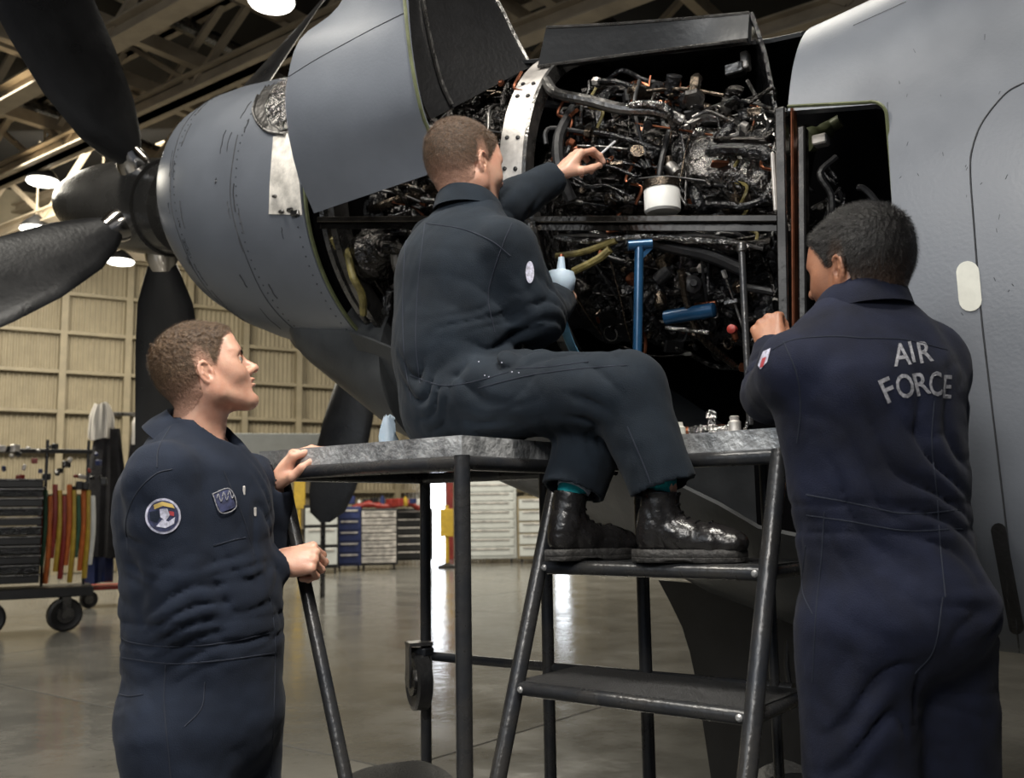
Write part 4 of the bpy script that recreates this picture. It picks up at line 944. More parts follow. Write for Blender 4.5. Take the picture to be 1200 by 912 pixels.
# deck items
RD = random.Random(2)
def deckpt(px, Y): p = U(px, 500, Y); return A3(p[0], p[1], ZT)
items = [(792, 2.22, 'orange', 'amber plastic cap on the deck, nearest the sitting man\'s knee'), (835, 2.16, 'foil', 'shiny upright metal fitting on the right deck'), (862, 2.12, 'foil', 'small shiny canister on the right deck beside the elbow'), (815, 2.2, 'copper', 'copper brown pipe lying on the right deck')]
p = deckpt(800, 2.2)
V, F = tube([p + A3(-.01, 0, .012), p + A3(.09, -.03, .014)], .011, 10); o = mesh('copper_pipe', V, F, M['copper'], base=p); setp(o, items[3][3], 'pipe')
p = deckpt(796, 2.16); o = mesh('plastic_cup', *lathe([(0, .014), (.018, .014), (.022, .009), (.03, .008)], p, ZZ, 14), M['sticker'], base=p); setp(o, 'cream plastic cup at the left end of the right deck', 'cup')
p = deckpt(834, 2.14); mb = MB(); mb.add(lathe([(0, .018), (.01, .018), (.012, .010), (.035, .009), (.037, .013), (.05, .012), (.055, .006)], p, ZZ, 14)); mb.add(rod(p + A3(-.05, .01, .010), p + A3(.05, -.02, .010), .010, 10)); mb.add(rod(p + A3(-.045, .01, .010), p + A3(-.04, -.02, .012), .008, 8))
o = mb.build('metal_fitting', M['foil'], base=p); setp(o, items[1][3], 'fitting')
p = deckpt(861, 2.09); o = mesh('canister', *lathe([(0, .012), (.002, .014), (.022, .014), (.026, .010), (.034, .011), (.036, .008)], p, ZZ, 14), M['alu'], base=p); setp(o, items[2][3], 'canister')
for k, (px, Y) in enumerate(((850, 2.16), (820, 2.12), (874, 2.06))):
    p = deckpt(px, Y); o = mesh('bolt', *lathe([(0, .007), (.006, .007), (.006, .004), (.02, .004)], p, nrm((.2, .1, 1)), 8), M['foil'], base=p, smooth=False); setp(o, 'small loose bolt on the right deck, %s' % ['behind the shiny canister', 'left of the upright fitting', 'nearest the right man\'s elbow'][k], 'bolt', 'loose bolts on the deck')
# plastic bag on the left deck's far side
p = deckpt(455, 2.62)
G = []
for i in range(9):
    u = i / 8; G.append([p + A3((.032 * (1 - u * .55) + .004 * math.sin(5 * k_ + i)) * math.cos(2 * PI * k_ / 14), .03 * (1 - u * .5) * math.sin(2 * PI * k_ / 14), .10 * u + .006 * math.sin(3 * k_ + 2 * i)) for k_ in range(14)])
G = np.array(G); o = mesh('plastic_bag', G.reshape(-1, 3), grid_faces(9, 14, True) + [[8 * 14 + k_ for k_ in range(14)]], M['glove'], base=p); setp(o, 'small crumpled pale blue plastic bag on the left deck', 'bag')
# ---------------------------------------------------------------- sculpting by distance fields
class Vol:
    def __init__(s, lo, hi, h):
        s.lo = np.array(lo, float); s.h = h; s.n = np.ceil((np.array(hi, float) - s.lo) / h).astype(int) + 1
        s.F = np.full(s.n, 1.0, np.float32); s.ax = [(s.lo[i] + h * np.arange(s.n[i])).astype(np.float32) for i in range(3)]
    def blk(s, lo, hi):
        a = np.clip(np.floor((np.array(lo) - s.lo) / s.h).astype(int), 0, s.n); b = np.clip(np.ceil((np.array(hi) - s.lo) / s.h).astype(int) + 1, 0, s.n)
        if (b <= a).any(): return None
        sl = tuple(slice(a[i], b[i]) for i in range(3))
        return sl, s.ax[0][sl[0]][:, None, None], s.ax[1][sl[1]][None, :, None], s.ax[2][sl[2]][None, None, :]
    def comb(s, sl, d, k, op):
        A = s.F[sl]
        if op == 'add':
            if k > 0: h = np.maximum(k - np.abs(A - d), 0) / k; s.F[sl] = np.minimum(A, d) - h * h * k * .25
            else: s.F[sl] = np.minimum(A, d)
        else:
            d = -d
            if k > 0: h = np.maximum(k - np.abs(A - d), 0) / k; s.F[sl] = np.maximum(A, d) + h * h * k * .25
            else: s.F[sl] = np.maximum(A, d)
    def cone(s, a, b, ra, rb, k=.01, op='add', flat=None, fr=1.0, cap=None):
        a = np.array(a, float); b = np.array(b, float); m = max(ra, rb) * max(1, fr) + k + 3 * s.h
        B = s.blk(np.minimum(a, b) - m, np.maximum(a, b) + m)
        if B is None: return s
        sl, x, y, z = B; ba = b - a; L2 = ba @ ba
        px, py, pz = x - a[0], y - a[1], z - a[2]
        tr = (px * ba[0] + py * ba[1] + pz * ba[2]) / L2; t = np.clip(tr, 0, 1)
        qx, qy, qz = px - t * ba[0], py - t * ba[1], pz - t * ba[2]
        if flat is not None:
            f = nrm(flat); c = (qx * f[0] + qy * f[1] + qz * f[2]) * (1 / fr - 1); qx = qx + c * f[0]; qy = qy + c * f[1]; qz = qz + c * f[2]
        d = np.sqrt(qx * qx + qy * qy + qz * qz) - (ra + (rb - ra) * t)
        if flat is not None: d = d * min(1, fr) ** .5
        if cap == 'b': d = np.maximum(d, (tr - 1) * math.sqrt(L2))
        if cap == 'ab': d = np.maximum(d, np.maximum(tr - 1, -tr) * math.sqrt(L2))
        s.comb(sl, d, k, op); return s
    def ell(s, c, r, R=None, k=.01, op='add'):
        c = np.array(c, float); r = np.array(r, float); m = r.max() + k + 3 * s.h; B = s.blk(c - m, c + m)
        if B is None: return s
        sl, x, y, z = B; p = (x - c[0], y - c[1], z - c[2])
        if R is None: q = p
        else:
            R = np.array(R, float); q = [p[0] * R[i][0] + p[1] * R[i][1] + p[2] * R[i][2] for i in range(3)]
        k0 = np.sqrt((q[0] / r[0]) ** 2 + (q[1] / r[1]) ** 2 + (q[2] / r[2]) ** 2); k1 = np.sqrt((q[0] / r[0] ** 2) ** 2 + (q[1] / r[1] ** 2) ** 2 + (q[2] / r[2] ** 2) ** 2) + 1e-6
        s.comb(sl, k0 * (k0 - 1) / k1, k, op); return s
    def chain(s, P, r, k=.01, **kw):
        for i in range(len(P) - 1): s.cone(P[i], P[i + 1], r[i], r[i + 1], k, **kw)
        return s
    def half(s, p, n, k=.003):      # cut away the side n points to, whole volume
        n = nrm(n); d = -((s.ax[0][:, None, None] - p[0]) * n[0] + (s.ax[1][None, :, None] - p[1]) * n[1] + (s.ax[2][None, None, :] - p[2]) * n[2])
        s.comb((slice(None),) * 3, d.astype(np.float32), k, 'sub'); return s
    def warp(s, fn, lo=None, hi=None):
        B = s.blk(s.lo if lo is None else lo, s.lo + s.n * s.h if hi is None else hi)
        if B is None: return s
        sl, x, y, z = B; s.F[sl] += fn(x, y, z).astype(np.float32); return s
    def mesh(s):
        F = s.F; I = F < 0; n = F.shape; c = np.zeros([k - 1 for k in n], np.uint8)
        for dx in (0, 1):
            for dy in (0, 1):
                for dz in (0, 1): c += I[dx:n[0] - 1 + dx, dy:n[1] - 1 + dy, dz:n[2] - 1 + dz]
        act = (c > 0) & (c < 8); ix = np.argwhere(act); idx = np.full(act.shape, -1, np.int64); idx[act] = np.arange(len(ix))
        P = np.zeros((len(ix), 3)); W = np.zeros(len(ix)); g = lambda o: F[ix[:, 0] + o[0], ix[:, 1] + o[1], ix[:, 2] + o[2]].astype(float)
        cor = [(a, b, d) for a in (0, 1) for b in (0, 1) for d in (0, 1)]; gv = {o: g(o) for o in cor}
        for o in cor:
            for a in range(3):
                if o[a] == 0:
                    o2 = list(o); o2[a] = 1; o2 = tuple(o2); u, v = gv[o], gv[o2]; cr = (u < 0) != (v < 0)
                    t = np.where(cr, u / np.where(cr, u - v, 1), 0); q = np.array(o, float)[None, :].repeat(len(ix), 0); q[:, a] += t; P[cr] += q[cr]; W += cr
        P = (P / W[:, None] + ix) * s.h + s.lo
        fs = []
        for a in range(3):
            b, d = (a + 1) % 3, (a + 2) % 3
            sa = [slice(None)] * 3; sb = [slice(None)] * 3; sa[a] = slice(0, n[a] - 1); sb[a] = slice(1, n[a])
            for q in (b, d): sa[q] = slice(1, n[q] - 1); sb[q] = slice(1, n[q] - 1)
            u, v = I[tuple(sa)], I[tuple(sb)]
            for flip, msk in ((False, u & ~v), (True, ~u & v)):
                e = np.argwhere(msk)
                if not len(e): continue
                e[:, b] += 1; e[:, d] += 1
                def at_(ob, od):
                    q = e.copy(); q[:, b] += ob; q[:, d] += od; return idx[q[:, 0], q[:, 1], q[:, 2]]
                f = np.stack([at_(-1, -1), at_(0, -1), at_(0, 0), at_(-1, 0)], 1)
                fs.append(f[:, ::-1] if flip else f)
        Fc = np.concatenate(fs); Fc = Fc[(Fc >= 0).all(1)]
        return P, Fc.tolist()
def noise_fn(seed, freq, n=7, warp=1.3, ridge=True):
    r = np.random.RandomState(seed); K_ = r.normal(0, 1, (n, 3)); K_ /= np.linalg.norm(K_, axis=1)[:, None]; K_ *= (freq * r.uniform(.6, 1.5, n))[:, None]; K2_ = r.normal(0, freq * .45, (n, 3)); ph = r.uniform(0, 6.28, (n, 2))
    def f(x, y, z):
        o = 0
        for i in range(n):
            w_ = np.sin(K2_[i, 0] * x + K2_[i, 1] * y + K2_[i, 2] * z + ph[i, 1]); q = np.sin(K_[i, 0] * x + K_[i, 1] * y + K_[i, 2] * z + ph[i, 0] + warp * w_)
            o = o + (1 - 2 * np.abs(q) if ridge else q)
        return o / n
    return f
def fold(c, ax, freq, rho, amp, seed=0, bend=None):
    """ripples perpendicular to ax, fading away from c"""
    ax = nrm(ax); r = np.random.RandomState(seed + 50); q = r.normal(0, 13, 3); q2 = r.normal(0, 16, 3); q3 = r.normal(0, 22, 3); ph = r.uniform(0, 6)
    def f(x, y, z):
        dx, dy, dz = x - c[0], y - c[1], z - c[2]; u = dx * ax[0] + dy * ax[1] + dz * ax[2]; w_ = np.sin(q[0] * dx + q[1] * dy + q[2] * dz + ph)
        w2 = np.sin(q2[0] * dx + q2[1] * dy + q2[2] * dz + 2 * ph); w3 = np.sin(q3[0] * dx + q3[1] * dy + q3[2] * dz + 3 * ph); q_ = np.sin(.5 * freq * u + 2.4 * w_ + 1.0 * w3); return amp * 1.5 * np.clip(.5 + .7 * w2, .05, 1.2) * (1 - 2 * np.abs(q_) ** .6) * np.exp(-(dx * dx + dy * dy + dz * dz) / rho ** 2)
    return f

# ---------------------------------------------------------------- head (x forward, y left, z up; eyes at z 0)
def build_head(neck_to, face=True, jawr=1.0, seed=0):
    v = Vol((-.15, -.115, -.30), (.14, .115, .155), .0024)
    v.ell((-.019, 0, .038), (.104, .077, .092), k=0); v.ell((-.035, 0, .01), (.075, .072, .075), k=.03)
    v.ell((.035, 0, -.020), (.055, .058, .090), k=.03)
    for y in (-1, 1):
        v.cone((-.004, y * .056, -.052), (.058, y * .017, -.098), .019 * jawr, .014, .028)
        v.cone((-.004, y * .058, -.03), (-.004, y * .055, -.062), .018, .019 * jawr, .02)
        v.ell((.060, y * .040, -.030), (.024, .022, .020), k=.03)       # cheekbone
        v.ell((.046, y * .045, .0), (.03, .022, .03), k=.02)
        v.ell((.074, y * .028, .020), (.016, .028, .009), k=.016)        # brow
    v.ell((.064, 0, .045), (.032, .055, .045), k=.03)                    # forehead
    v.ell((.072, 0, -.099), (.019, .024, .018), k=.022)                  # chin
    v.ell((.060, 0, -.060), (.028, .036, .040), k=.02)                   # muzzle
    v.cone((.080, 0, .012), (.110, 0, -.024), .0090, .0105, .012); v.ell((.110, 0, -.028), (.0115, .011, .0095), k=.008)
    for y in (-1, 1):
        v.ell((.095, y * .0125, -.031), (.012, .008, .009), k=.007)
        v.ell((.094, y * .033, .001), (.019, .019, .014), k=.014, op='sub')   # socket
        v.ell((.0735, y * .032, .001), (.0135, .0150, .0135), k=.003)         # eyeball
        v.cone((.0825, y * .020, .0050), (.0855, y * .032, .0085), .0032, .0036, .004); v.cone((.0855, y * .032, .0085), (.074, y * .046, .004), .0036, .003, .004)
        v.cone((.0825, y * .021, -.005), (.080, y * .042, -.006), .0026, .0026, .004)
        v.ell((.103, y * .007, -.040), (.006, .0042, .004), k=.003, op='sub')
    v.ell((.091, 0, -.0520), (.0115, .020, .0058), k=.006); v.ell((.0885, 0, -.0665), (.0115, .018, .0070), k=.006)
    v.ell((.104, 0, -.0592), (.014, .026, .0018), k=.004, op='sub'); v.ell((.094, 0, -.080), (.012, .020, .007), k=.012, op='sub')
    for y in (-1, 1):            # ears
        c = A3(-.010, y * .080, -.008); e1 = nrm((.94, y * .30 * -1, .10)); e3 = nrm((-.12, y * .12, 1)); e2 = nrm(np.cross(e3, e1)); e3 = np.cross(e1, e2)
        R = [e1, e2, e3]; out = e2 * (1 if e2[1] * y > 0 else -1)
        v.ell(c, (.0175, .0065, .030), R, k=.006); v.ell(c + out * .006 + e1 * .001 + e3 * .004, (.0115, .0055, .0215), R, k=.004, op='sub')
        th = np.linspace(-.9, 3.9, 12); Pp = [c + out * .003 + e1 * (-.0155 * math.sin(t) * 1.0) * 1 + e3 * (.0265 * math.cos(t)) for t in np.linspace(-.75, 2.6, 10)]
        v.chain(Pp, [.0036] * 10, .003)
        v.chain([c + out * .003 + e1 * (-.004) + e3 * .014, c + out * .004 + e1 * (-.008) + e3 * .0, c + out * .004 + e1 * (-.003) - e3 * .013], [.0026, .003, .003], .003)
        v.ell(c + e1 * .004 - e3 * .0245 + out * .001, (.0072, .0045, .0075), R, k=.004); v.ell(c + e1 * .0145 - e3 * .004 + out * .001, (.004, .004, .0065), R, k=.004)
        v.ell(c + e1 * .006 - e3 * .004 + out * .004, (.0045, .006, .0065), R, k=.003, op='sub')
    nt = np.array(neck_to, float)
    v.cone((-.028, 0, -.045), nt, .060, .064, .024, flat=(0, 1, 0), fr=.94)
    for y in (-1, 1): v.cone((-.020, y * .056, -.045), nt + A3(.045, -y * .028, .0), .017, .014, .022)     # neck muscle
    return v
def hair_from(v, top=.013, side=.004, line=.045, temple=.030, seed=1):
    F0 = v.F.copy(); h = Vol(v.lo, v.lo + (v.n - 1) * v.h, v.h); n_ = min(h.F.shape[0], F0.shape[0]); h.n = v.n; h.ax = v.ax
    x, y, z = v.ax[0][:, None, None], v.ax[1][None, :, None], v.ax[2][None, None, :]
    t = side + (top - side) * np.clip((z - .035) / .06, 0, 1); nz = noise_fn(seed, 260, 6)(x, y, z) * .0016 + noise_fn(seed + 3, 90, 5)(x, y, z) * .0015
    xs0 = np.array([-.16, -.105, -.07, -.034, -.026, -.006, .008, .022, .036, .05, .064, .09, .2]); zs0 = np.array([-.085, -.085, -.078, -.052, .010, .026, .004, .002, .026, .044, .062, .075, .095])
    gg = z - np.interp(np.asarray(x).ravel(), xs0, zs0)[:, None, None] + 0 * y; t = t * np.clip(gg / .022, .12, 1) + .0006
    sh = np.maximum(F0 - t - nz * np.clip(t / .006, .5, 1.5), -(F0 + .006))
    # region where hair grows (negative inside)
    ay = np.abs(y); front = line + .028 * (1 - np.clip(ay / .07, 0, 1) ** 2)       # hairline height over the forehead
    g1 = (front - z) * 1.0 + 0 * x
    # sides: from temple back over the ear to the nape
    xs = np.array([-.16, -.105, -.07, -.034, -.026, -.006, .008, .022, .036, .05, .064, .09, .2]); zs = np.array([-.085, -.085, -.078, -.052, .010, .026, .004, .002, .026, .044, .062, .075, .095])
    lim = np.interp(np.asarray(x).ravel(), xs, zs)[:, None, None]
    g2 = lim - z + 0 * y
    g3 = np.maximum(x - (.012 + 1.0 * (z)), -1)       # nothing low in front
    g = np.where(ay < .045, np.where(x > 0, np.maximum(g1, g2 * 0 + (front - z)), g2), g2)
    g = g2 * 1.0
    sm = noise_fn(seed + 9, 300, 5)(x, y, z) * .0015
    h.F = np.maximum(sh, (g + sm) * .8).astype(np.float32)
    h.F = np.maximum(h.F, -(F0 + .004).astype(np.float32) * 1.0)
    return h

# ---------------------------------------------------------------- hand (x to the knuckles, y thumb side, z back of hand)
def build_hand(curl, thumb, spread=0.0, wl=.09, sc=1.0):
    v = Vol((-.10, -.085, -.11), (.21, .11, .07), .0024)
    v.cone((-wl, 0, .0), (-.005, 0, 0), .029, .0245, .008, flat=(0, 0, 1), fr=.80)
    base = [A3(.090, .031, -.001), A3(.094, .010, .002), A3(.089, -.011, .001), A3(.081, -.030, -.003)]
    seg = [(.043, .026, .021), (.047, .030, .022), (.043, .028, .021), (.034, .021, .018)]; rad = [.0098, .0100, .0094, .0084]
    v.cone((0, 0, 0), (.05, 0, 0), .024, .026, .01, flat=(0, 0, 1), fr=.62)
    for i in range(4): v.cone((.012, base[i][1] * .55, -.001), base[i], .016, .0122, .012)
    v.ell((.040, .022, -.012), (.034, .016, .016), k=.012); v.ell((.045, -.024, -.010), (.034, .014, .014), k=.012)
    for i in range(4):
        c = curl[i] if hasattr(curl[i], '__len__') else (curl[i], curl[i] * 1.15, curl[i] * .7); a = 0; p = base[i].copy(); sp = spread * (1.5 - i) * .11
        r = rad[i]; v.ell(p + A3(0, 0, .004), (r * 1.0, r * .95, r * .75), k=.006)
        for j in range(3):
            a += math.radians(c[j]); d = A3(math.cos(a) * math.cos(sp), math.sin(sp), -math.sin(a)); q = p + d * seg[i][j] * sc
            r2 = r * (.93 if j < 2 else .84); v.cone(p, q, r, r2, .0035); 
            if j: v.ell(p, (r * 1.05,) * 3, k=.003)
            if j == 2:
                nn_ = A3(math.sin(a) * math.cos(sp), 0, math.cos(a)); v.ell(q - d * .004 + nn_ * r2 * .72, (.0062, .0058, .0022), [nrm(d), nrm(np.cross(nn_, d)), nrm(nn_)], k=.001)
            p = q; r = r2
    p = A3(.022, .022, -.010); rs = [.0150, .0120, .0108, .0090]; Ls = [.040, .033, .026]
    for j in range(3):
        d = nrm(thumb[j]); q = p + d * Ls[j]; v.cone(p, q, rs[j], rs[j + 1], .006 if j else .012); p = q
    return v
def add_fuzz(P, F, sc, R, hc, n, ln, seed, ztop=.035):
    """short strands over the hair cap, in one mesh; returns V, F, fade"""
    rs = np.random.RandomState(seed); P = np.array(P); Fq = np.array(F); a, b, c = P[Fq[:, 0]], P[Fq[:, 1]], P[Fq[:, 2]]; N = np.cross(b - a, P[Fq[:, 3]] - a); N = N / (np.linalg.norm(N, axis=1)[:, None] + 1e-12)
    Lc = (P - hc) @ R.T / sc; xs0 = np.array([-.16, -.105, -.07, -.034, -.026, -.006, .008, .022, .036, .05, .064, .09, .2]); zs0 = np.array([-.085, -.085, -.078, -.052, .010, .026, .004, .002, .026, .044, .062, .075, .095])
    fade = np.clip((Lc[:, 2] - np.interp(Lc[:, 0], xs0, zs0)) / np.where(Lc[:, 0] > .015, .012, .05), 0, 1) ** .8 * np.clip(.62 + (Lc[:, 2] + .02) / .10, .42, 1)
    ctr = P[Fq].mean(1); out = ((ctr - hc) * N).sum(1) > 0; ids = np.where(out)[0]; k = rs.choice(ids, n); w_ = rs.dirichlet((1, 1, 1, 1), n); o = (P[Fq[k]] * w_[:, :, None]).sum(1); nn = N[k]
    crown = np.array(hc) + (A3(-.085, 0, .085) * sc) @ R; g = o - crown; g = g - nn * (g * nn).sum(1)[:, None]; g /= np.linalg.norm(g, axis=1)[:, None] + 1e-9
    d = nn * .55 + g * .8 + rs.normal(0, .22, (n, 3)); d /= np.linalg.norm(d, axis=1)[:, None]; f1 = fade[Fq[k]].mean(1); L_ = ln * (.45 + .75 * f1) * rs.uniform(.6, 1.2, n)
    s_ = np.cross(d, nn); s_ /= np.linalg.norm(s_, axis=1)[:, None] + 1e-9; wd = .00022
    V = np.concatenate([P, o - s_ * wd, o + s_ * wd, o + d * L_[:, None] + s_ * wd * .4, o + d * L_[:, None] - s_ * wd * .4]); m = len(P); i = np.arange(n)
    FF = F + np.stack([m + i, m + n + i, m + 2 * n + i, m + 3 * n + i], 1).tolist(); fd = np.concatenate([fade] + [np.clip(f1 + .25, 0, 1)] * 4)
    return V, FF, fd
def hair_obj(hr, mt, parent, hc, R, sc, n=26000, ln=.006, seed=0):
    V, F, fd = add_fuzz(*hr, sc, R, np.array(hc), n, ln, seed); o = mesh('hair', V, F, mt, parent, sharp=0)
    at = o.data.attributes.new('fade', 'FLOAT', 'POINT'); at.data.foreach_set('value', fd.astype(np.float32)); return o
def place(P, F, o, X, Y, Z, sc=1.0, mirror=False):
    P = np.array(P) * sc
    if mirror: P = P * A3(1, -1, 1)
    F2 = [f[::-1] for f in F] if mirror else F
    return np.array(o) + P @ np.array([nrm(X), nrm(Y), nrm(Z)]), F2
def hframe(X, Zhint):
    X = nrm(X); Z = nrm(np.array(Zhint) - X * (np.array(Zhint) @ X)); return X, np.cross(Z, X), Z
def hand_mesh(curl, thumb, wrist, X, Zback, left=False, sc=1.0, spread=0.0, wl=.09):
    v = build_hand(curl, thumb, spread, wl); P, F = v.mesh(); X, Y, Z = hframe(X, Zback)
    return place(P, F, wrist, X, Y, Z, sc, mirror=left)
def surf_hit(o):
    b = bvh_of(o)
    def f(px, py, off=0.0):
        d = ray(px, py); h = b.ray_cast(Vector(CAM), Vector(d))
        return None if h[0] is None else np.array(h[0]) - d * off
    return f
def surf_text(hit, txt, px, py, hpx, rot, mt, parent, name='letter', off=.0015, wscale=1.0, bold=.0):
    """a single glyph laid on cloth: glyph outline sampled as a mesh whose vertices sit on the surface"""
    cu = bpy.data.curves.new('t', 'FONT'); cu.body = txt; cu.size = 1; cu.offset = bold; cu.align_x = 'CENTER'; cu.resolution_u = 3
    ob = bpy.data.objects.new('t', cu); C.objects.link(ob); bpy.context.view_layer.update(); me = bpy.data.meshes.new_from_object(ob.evaluated_get(bpy.context.evaluated_depsgraph_get()))
    bpy.data.objects.remove(ob)
    bm = bmesh.new(); bm.from_mesh(me); bmesh.ops.triangulate(bm, faces=bm.faces)
    for _ in range(2): bmesh.ops.subdivide_edges(bm, edges=[e for e in bm.edges if e.calc_length() > .12], cuts=1)
    V = []; ca, sa = math.cos(rot), math.sin(rot); ok = True
    for v in bm.verts:
        x, y = v.co.x * hpx / .7 * wscale, v.co.y * hpx / .7 - hpx / 2
        h = hit(px + x * ca + y * sa, py - y * ca + x * sa, off)
        if h is None: ok = False; break
        V.append(h)
    F = [[q.index for q in f.verts] for f in bm.faces]; bm.free(); bpy.data.meshes.remove(me)
    if ok and V: return mesh(name, V, F, mt, parent, smooth=False)
def seam(hit, pts, parent, r=.0016, name='seam', mt='seam', off=.0003):
    P = [hit(x, y, off) for x, y in smooth_path(np.array([(x, y, 0) for x, y in pts], float), 8)[:, :2]]; P = [p for p in P if p is not None]
    if len(P) > 3:
        P = np.array(P)
        keep = [0] + [i for i in range(1, len(P)) if np.linalg.norm(P[i] - P[i - 1]) < .08]
        return mesh(name, *tube(P[keep], r, 5), M[mt], parent)
def collar(c, up, fw, r, parent, mt, rise=.040, fall=.045, spread=.030, gap=28, tiltback=.0, name='collar'):
    """shirt collar: stand plus turned-down leaf round the neck"""
    up = nrm(up); fw = nrm(np.array(fw) - up * (np.array(fw) @ up)); sd = np.cross(up, fw); n = 44; G = []
    prof = [(0, -.022, 0), (-.003, rise * .5, 0), (0, rise, 0), (.006, rise + .004, 0), (.012, rise * .8, 0), (.012 + spread * .6, rise * .15, 0), (.012 + spread, -fall * .35, 0)]
    for dr, dz, _ in prof:
        row = []
        for k in range(n):
            a = math.radians(gap + (360 - 2 * gap) * k / (n - 1)); fr_ = (1 + math.cos(a)) / 2
            rr_ = r + dr * (1 + .5 * fr_); hz = dz * (1 - .25 * fr_) - .030 * fr_ ** 2 - (.02 * fr_ ** 3 if dz < 0 else 0) + tiltback * math.cos(a)
            row.append(np.array(c) + fw * (rr_ * math.cos(a) * 1.05) + sd * (rr_ * math.sin(a)) + up * hz)
        G.append(row)
    G = np.array(G); G2 = thick(G, .0035); return mesh(name, *shell(G, G2), mt, parent, sharp=60)
def merge(parts):
    mb = MB()
    for p in parts: mb.add(p)
    return np.concatenate(mb.V), mb.F
def boot(heel, toe, parent, shaft_top, lean=(0, 0, 1), mt='leather', sole_h=.030):
    """ankle boot; heel and toe are ground points under the sole"""
    heel = np.array(heel); toe = np.array(toe); X = nrm(toe - heel); L = np.linalg.norm(toe - heel); Z = A3(0, 0, 1); Z = nrm(Z - X * (Z @ X)); Y = np.cross(Z, X); s = L / .29
    v = Vol((-.03, -.065, -.01), (.33, .065, .26), .004)
    v.chain([A3(.045, 0, .060), A3(.12, 0, .062), A3(.20, -.004, .050), A3(.245, -.004, .048)], [.037, .041, .043, .034], .02)
    v.cone((.045, 0, .06), (.05, 0, .10), .036, .038, .02); v.ell((.245, -.004, .045), (.038, .042, .030), k=.012)
    st = np.array(shaft_top); sl_ = np.array([(st - heel) @ X, (st - heel) @ Y, (st - heel) @ Z]) / s
    v.cone((.055, 0, .09), sl_, .043, .048, .02, cap='b'); v.cone((.10, 0, .08), (.075, 0, .12), .038, .036, .02)
    v.cone(sl_ - A3(0, 0, .012), sl_ + A3(0, 0, .02), .041, .041, .003, op='sub')
    v.half((0, 0, .030), (0, 0, -1), .002)
    v.warp(lambda x, y, z: .0022 * noise_fn(3, 70, 6)(x, y, z)); v.warp(fold((.10, 0, .10), (1, 0, .6), 210, .055, .0022)); v.warp(fold((.17, 0, .08), (1, 0, .2), 190, .04, .0016, 3))
    v.warp(lambda x, y, z: .0014 * np.exp(-((x - .085 + .35 * (z - .03)) / .003) ** 2) * (z < .11))
    P, F = place(*v.mesh(), heel, X, Y, Z, s); b = mesh('boot', P, F, M[mt], parent)
    def outl(o, zt=0):
        pts = []
        for t in np.linspace(0, 2 * PI, 44, endpoint=False):
            x = .135 + .145 * math.cos(t); w_ = interp(x, [-.01, .03, .09, .16, .22, .26, .28], [.0, .040, .036, .046, .049, .036, 0]) ; w_ = max(w_, .0)
            w_ = w_ + o; y = math.copysign(w_ * min(1, abs(math.sin(t)) * 2.2) ** .6, math.sin(t)); pts.append((x + o * math.cos(t), y))
        return pts
    G = []
    for z, o in ((.0, -.001), (.003, .002), (.012, .002), (.013, .0005), (.016, .002), (sole_h - .002, .002), (sole_h + .003, -.001)):
        G.append([heel + (X * x + Y * y + Z * (max(z, (.008 if .085 < x < .15 and z < .01 else 0)))) * s for x, y in outl(o)])
    G = np.array(G); mesh('sole', G.reshape(-1, 3), grid_faces(7, 44, True) + [list(range(44))[::-1], [6 * 44 + k for k in range(44)]], M['sole'], b, sharp=50)
    bb = bvh_of(b)
    for k in range(7):
        t = k / 6; x = .185 - .095 * t; z = .088 + .078 * t + .012 * math.sin(t * 3); pts = []
        for yy in (-.021, -.010, 0, .010, .021):
            o_ = heel + (X * (x + .07) + Y * yy + Z * (z + .07)) * s; hh = bb.ray_cast(Vector(o_), Vector(-nrm(X + Z)))
            if hh[0] is not None and hh[3] < .16: pts.append(np.array(hh[0]) + nrm(X + Z) * .0016)
        if len(pts) < 4: continue
        mesh('lace', *tube(smooth_path(pts, 3), .0026 * s, 6), M['blackgloss'], b)
    return b
# ================================================================ people
XF = .95
def skin_head(hc, X, Zup, neck_world, seed, hairmat, haircfg, sc=1.0):
    """returns head mesh arrays and hair arrays in world space"""
    X = nrm(X); Z = nrm(np.array(Zup) - X * (np.array(Zup) @ X)); Y = np.cross(Z, X); R = np.array([X, Y, Z])
    nl = R @ ((np.array(neck_world) - np.array(hc)) / sc)
    v = build_head(nl, seed=seed); h = hair_from(v, **haircfg, seed=seed)
    def sq(m): q = m[0].copy(); q[:, 0] = np.where(q[:, 0] > 0, q[:, 0] * XF, q[:, 0]); return q, m[1]
    P, F = place(*sq(v.mesh()), hc, X, Y, Z, sc); Ph, Fh = place(*sq(h.mesh()), hc, X, Y, Z, sc)
    return (P, F), (Ph, Fh), R
def eyes(hc, R, sc, parent):
    for y in (-1, 1):
        c = np.array(hc) + (A3(.0735 * XF, y * .032, .001) * sc) @ R; d = nrm(A3(1, y * .05, .0) @ R); up = R[2]
        e = mesh('eye', *lathe([(.0142 * math.cos(t) * sc, .0142 * math.sin(t) * sc) for t in np.linspace(.02, 1.5, 12)][::-1], c + d * .0006, d, 18, up), M['eye'], parent)
        mesh('iris', *lathe([(.0134 * sc, .0062 * sc), (.0148 * sc, .0035 * sc), (.0150 * sc, .0005)], c + d * .0006, d, 16, up), M['iris'], e)
def brow(hc, R, sc, parent, mt):
    for y in (-1, 1):
        P = [np.array(hc) + (A3(*q) * sc) @ R for q in ((.0950 * XF, y * .014, .0165), (.0945 * XF, y * .026, .0215), (.0865 * XF, y * .040, .0215), (.074 * XF, y * .050, .016))]
        mesh('eyebrow', *tube(smooth_path(P, 4), [.0025, .003, .0035, .0035, .0035, .0035, .0035, .0033, .0031, .003, .0026, .002, .001], 6), mt, parent)

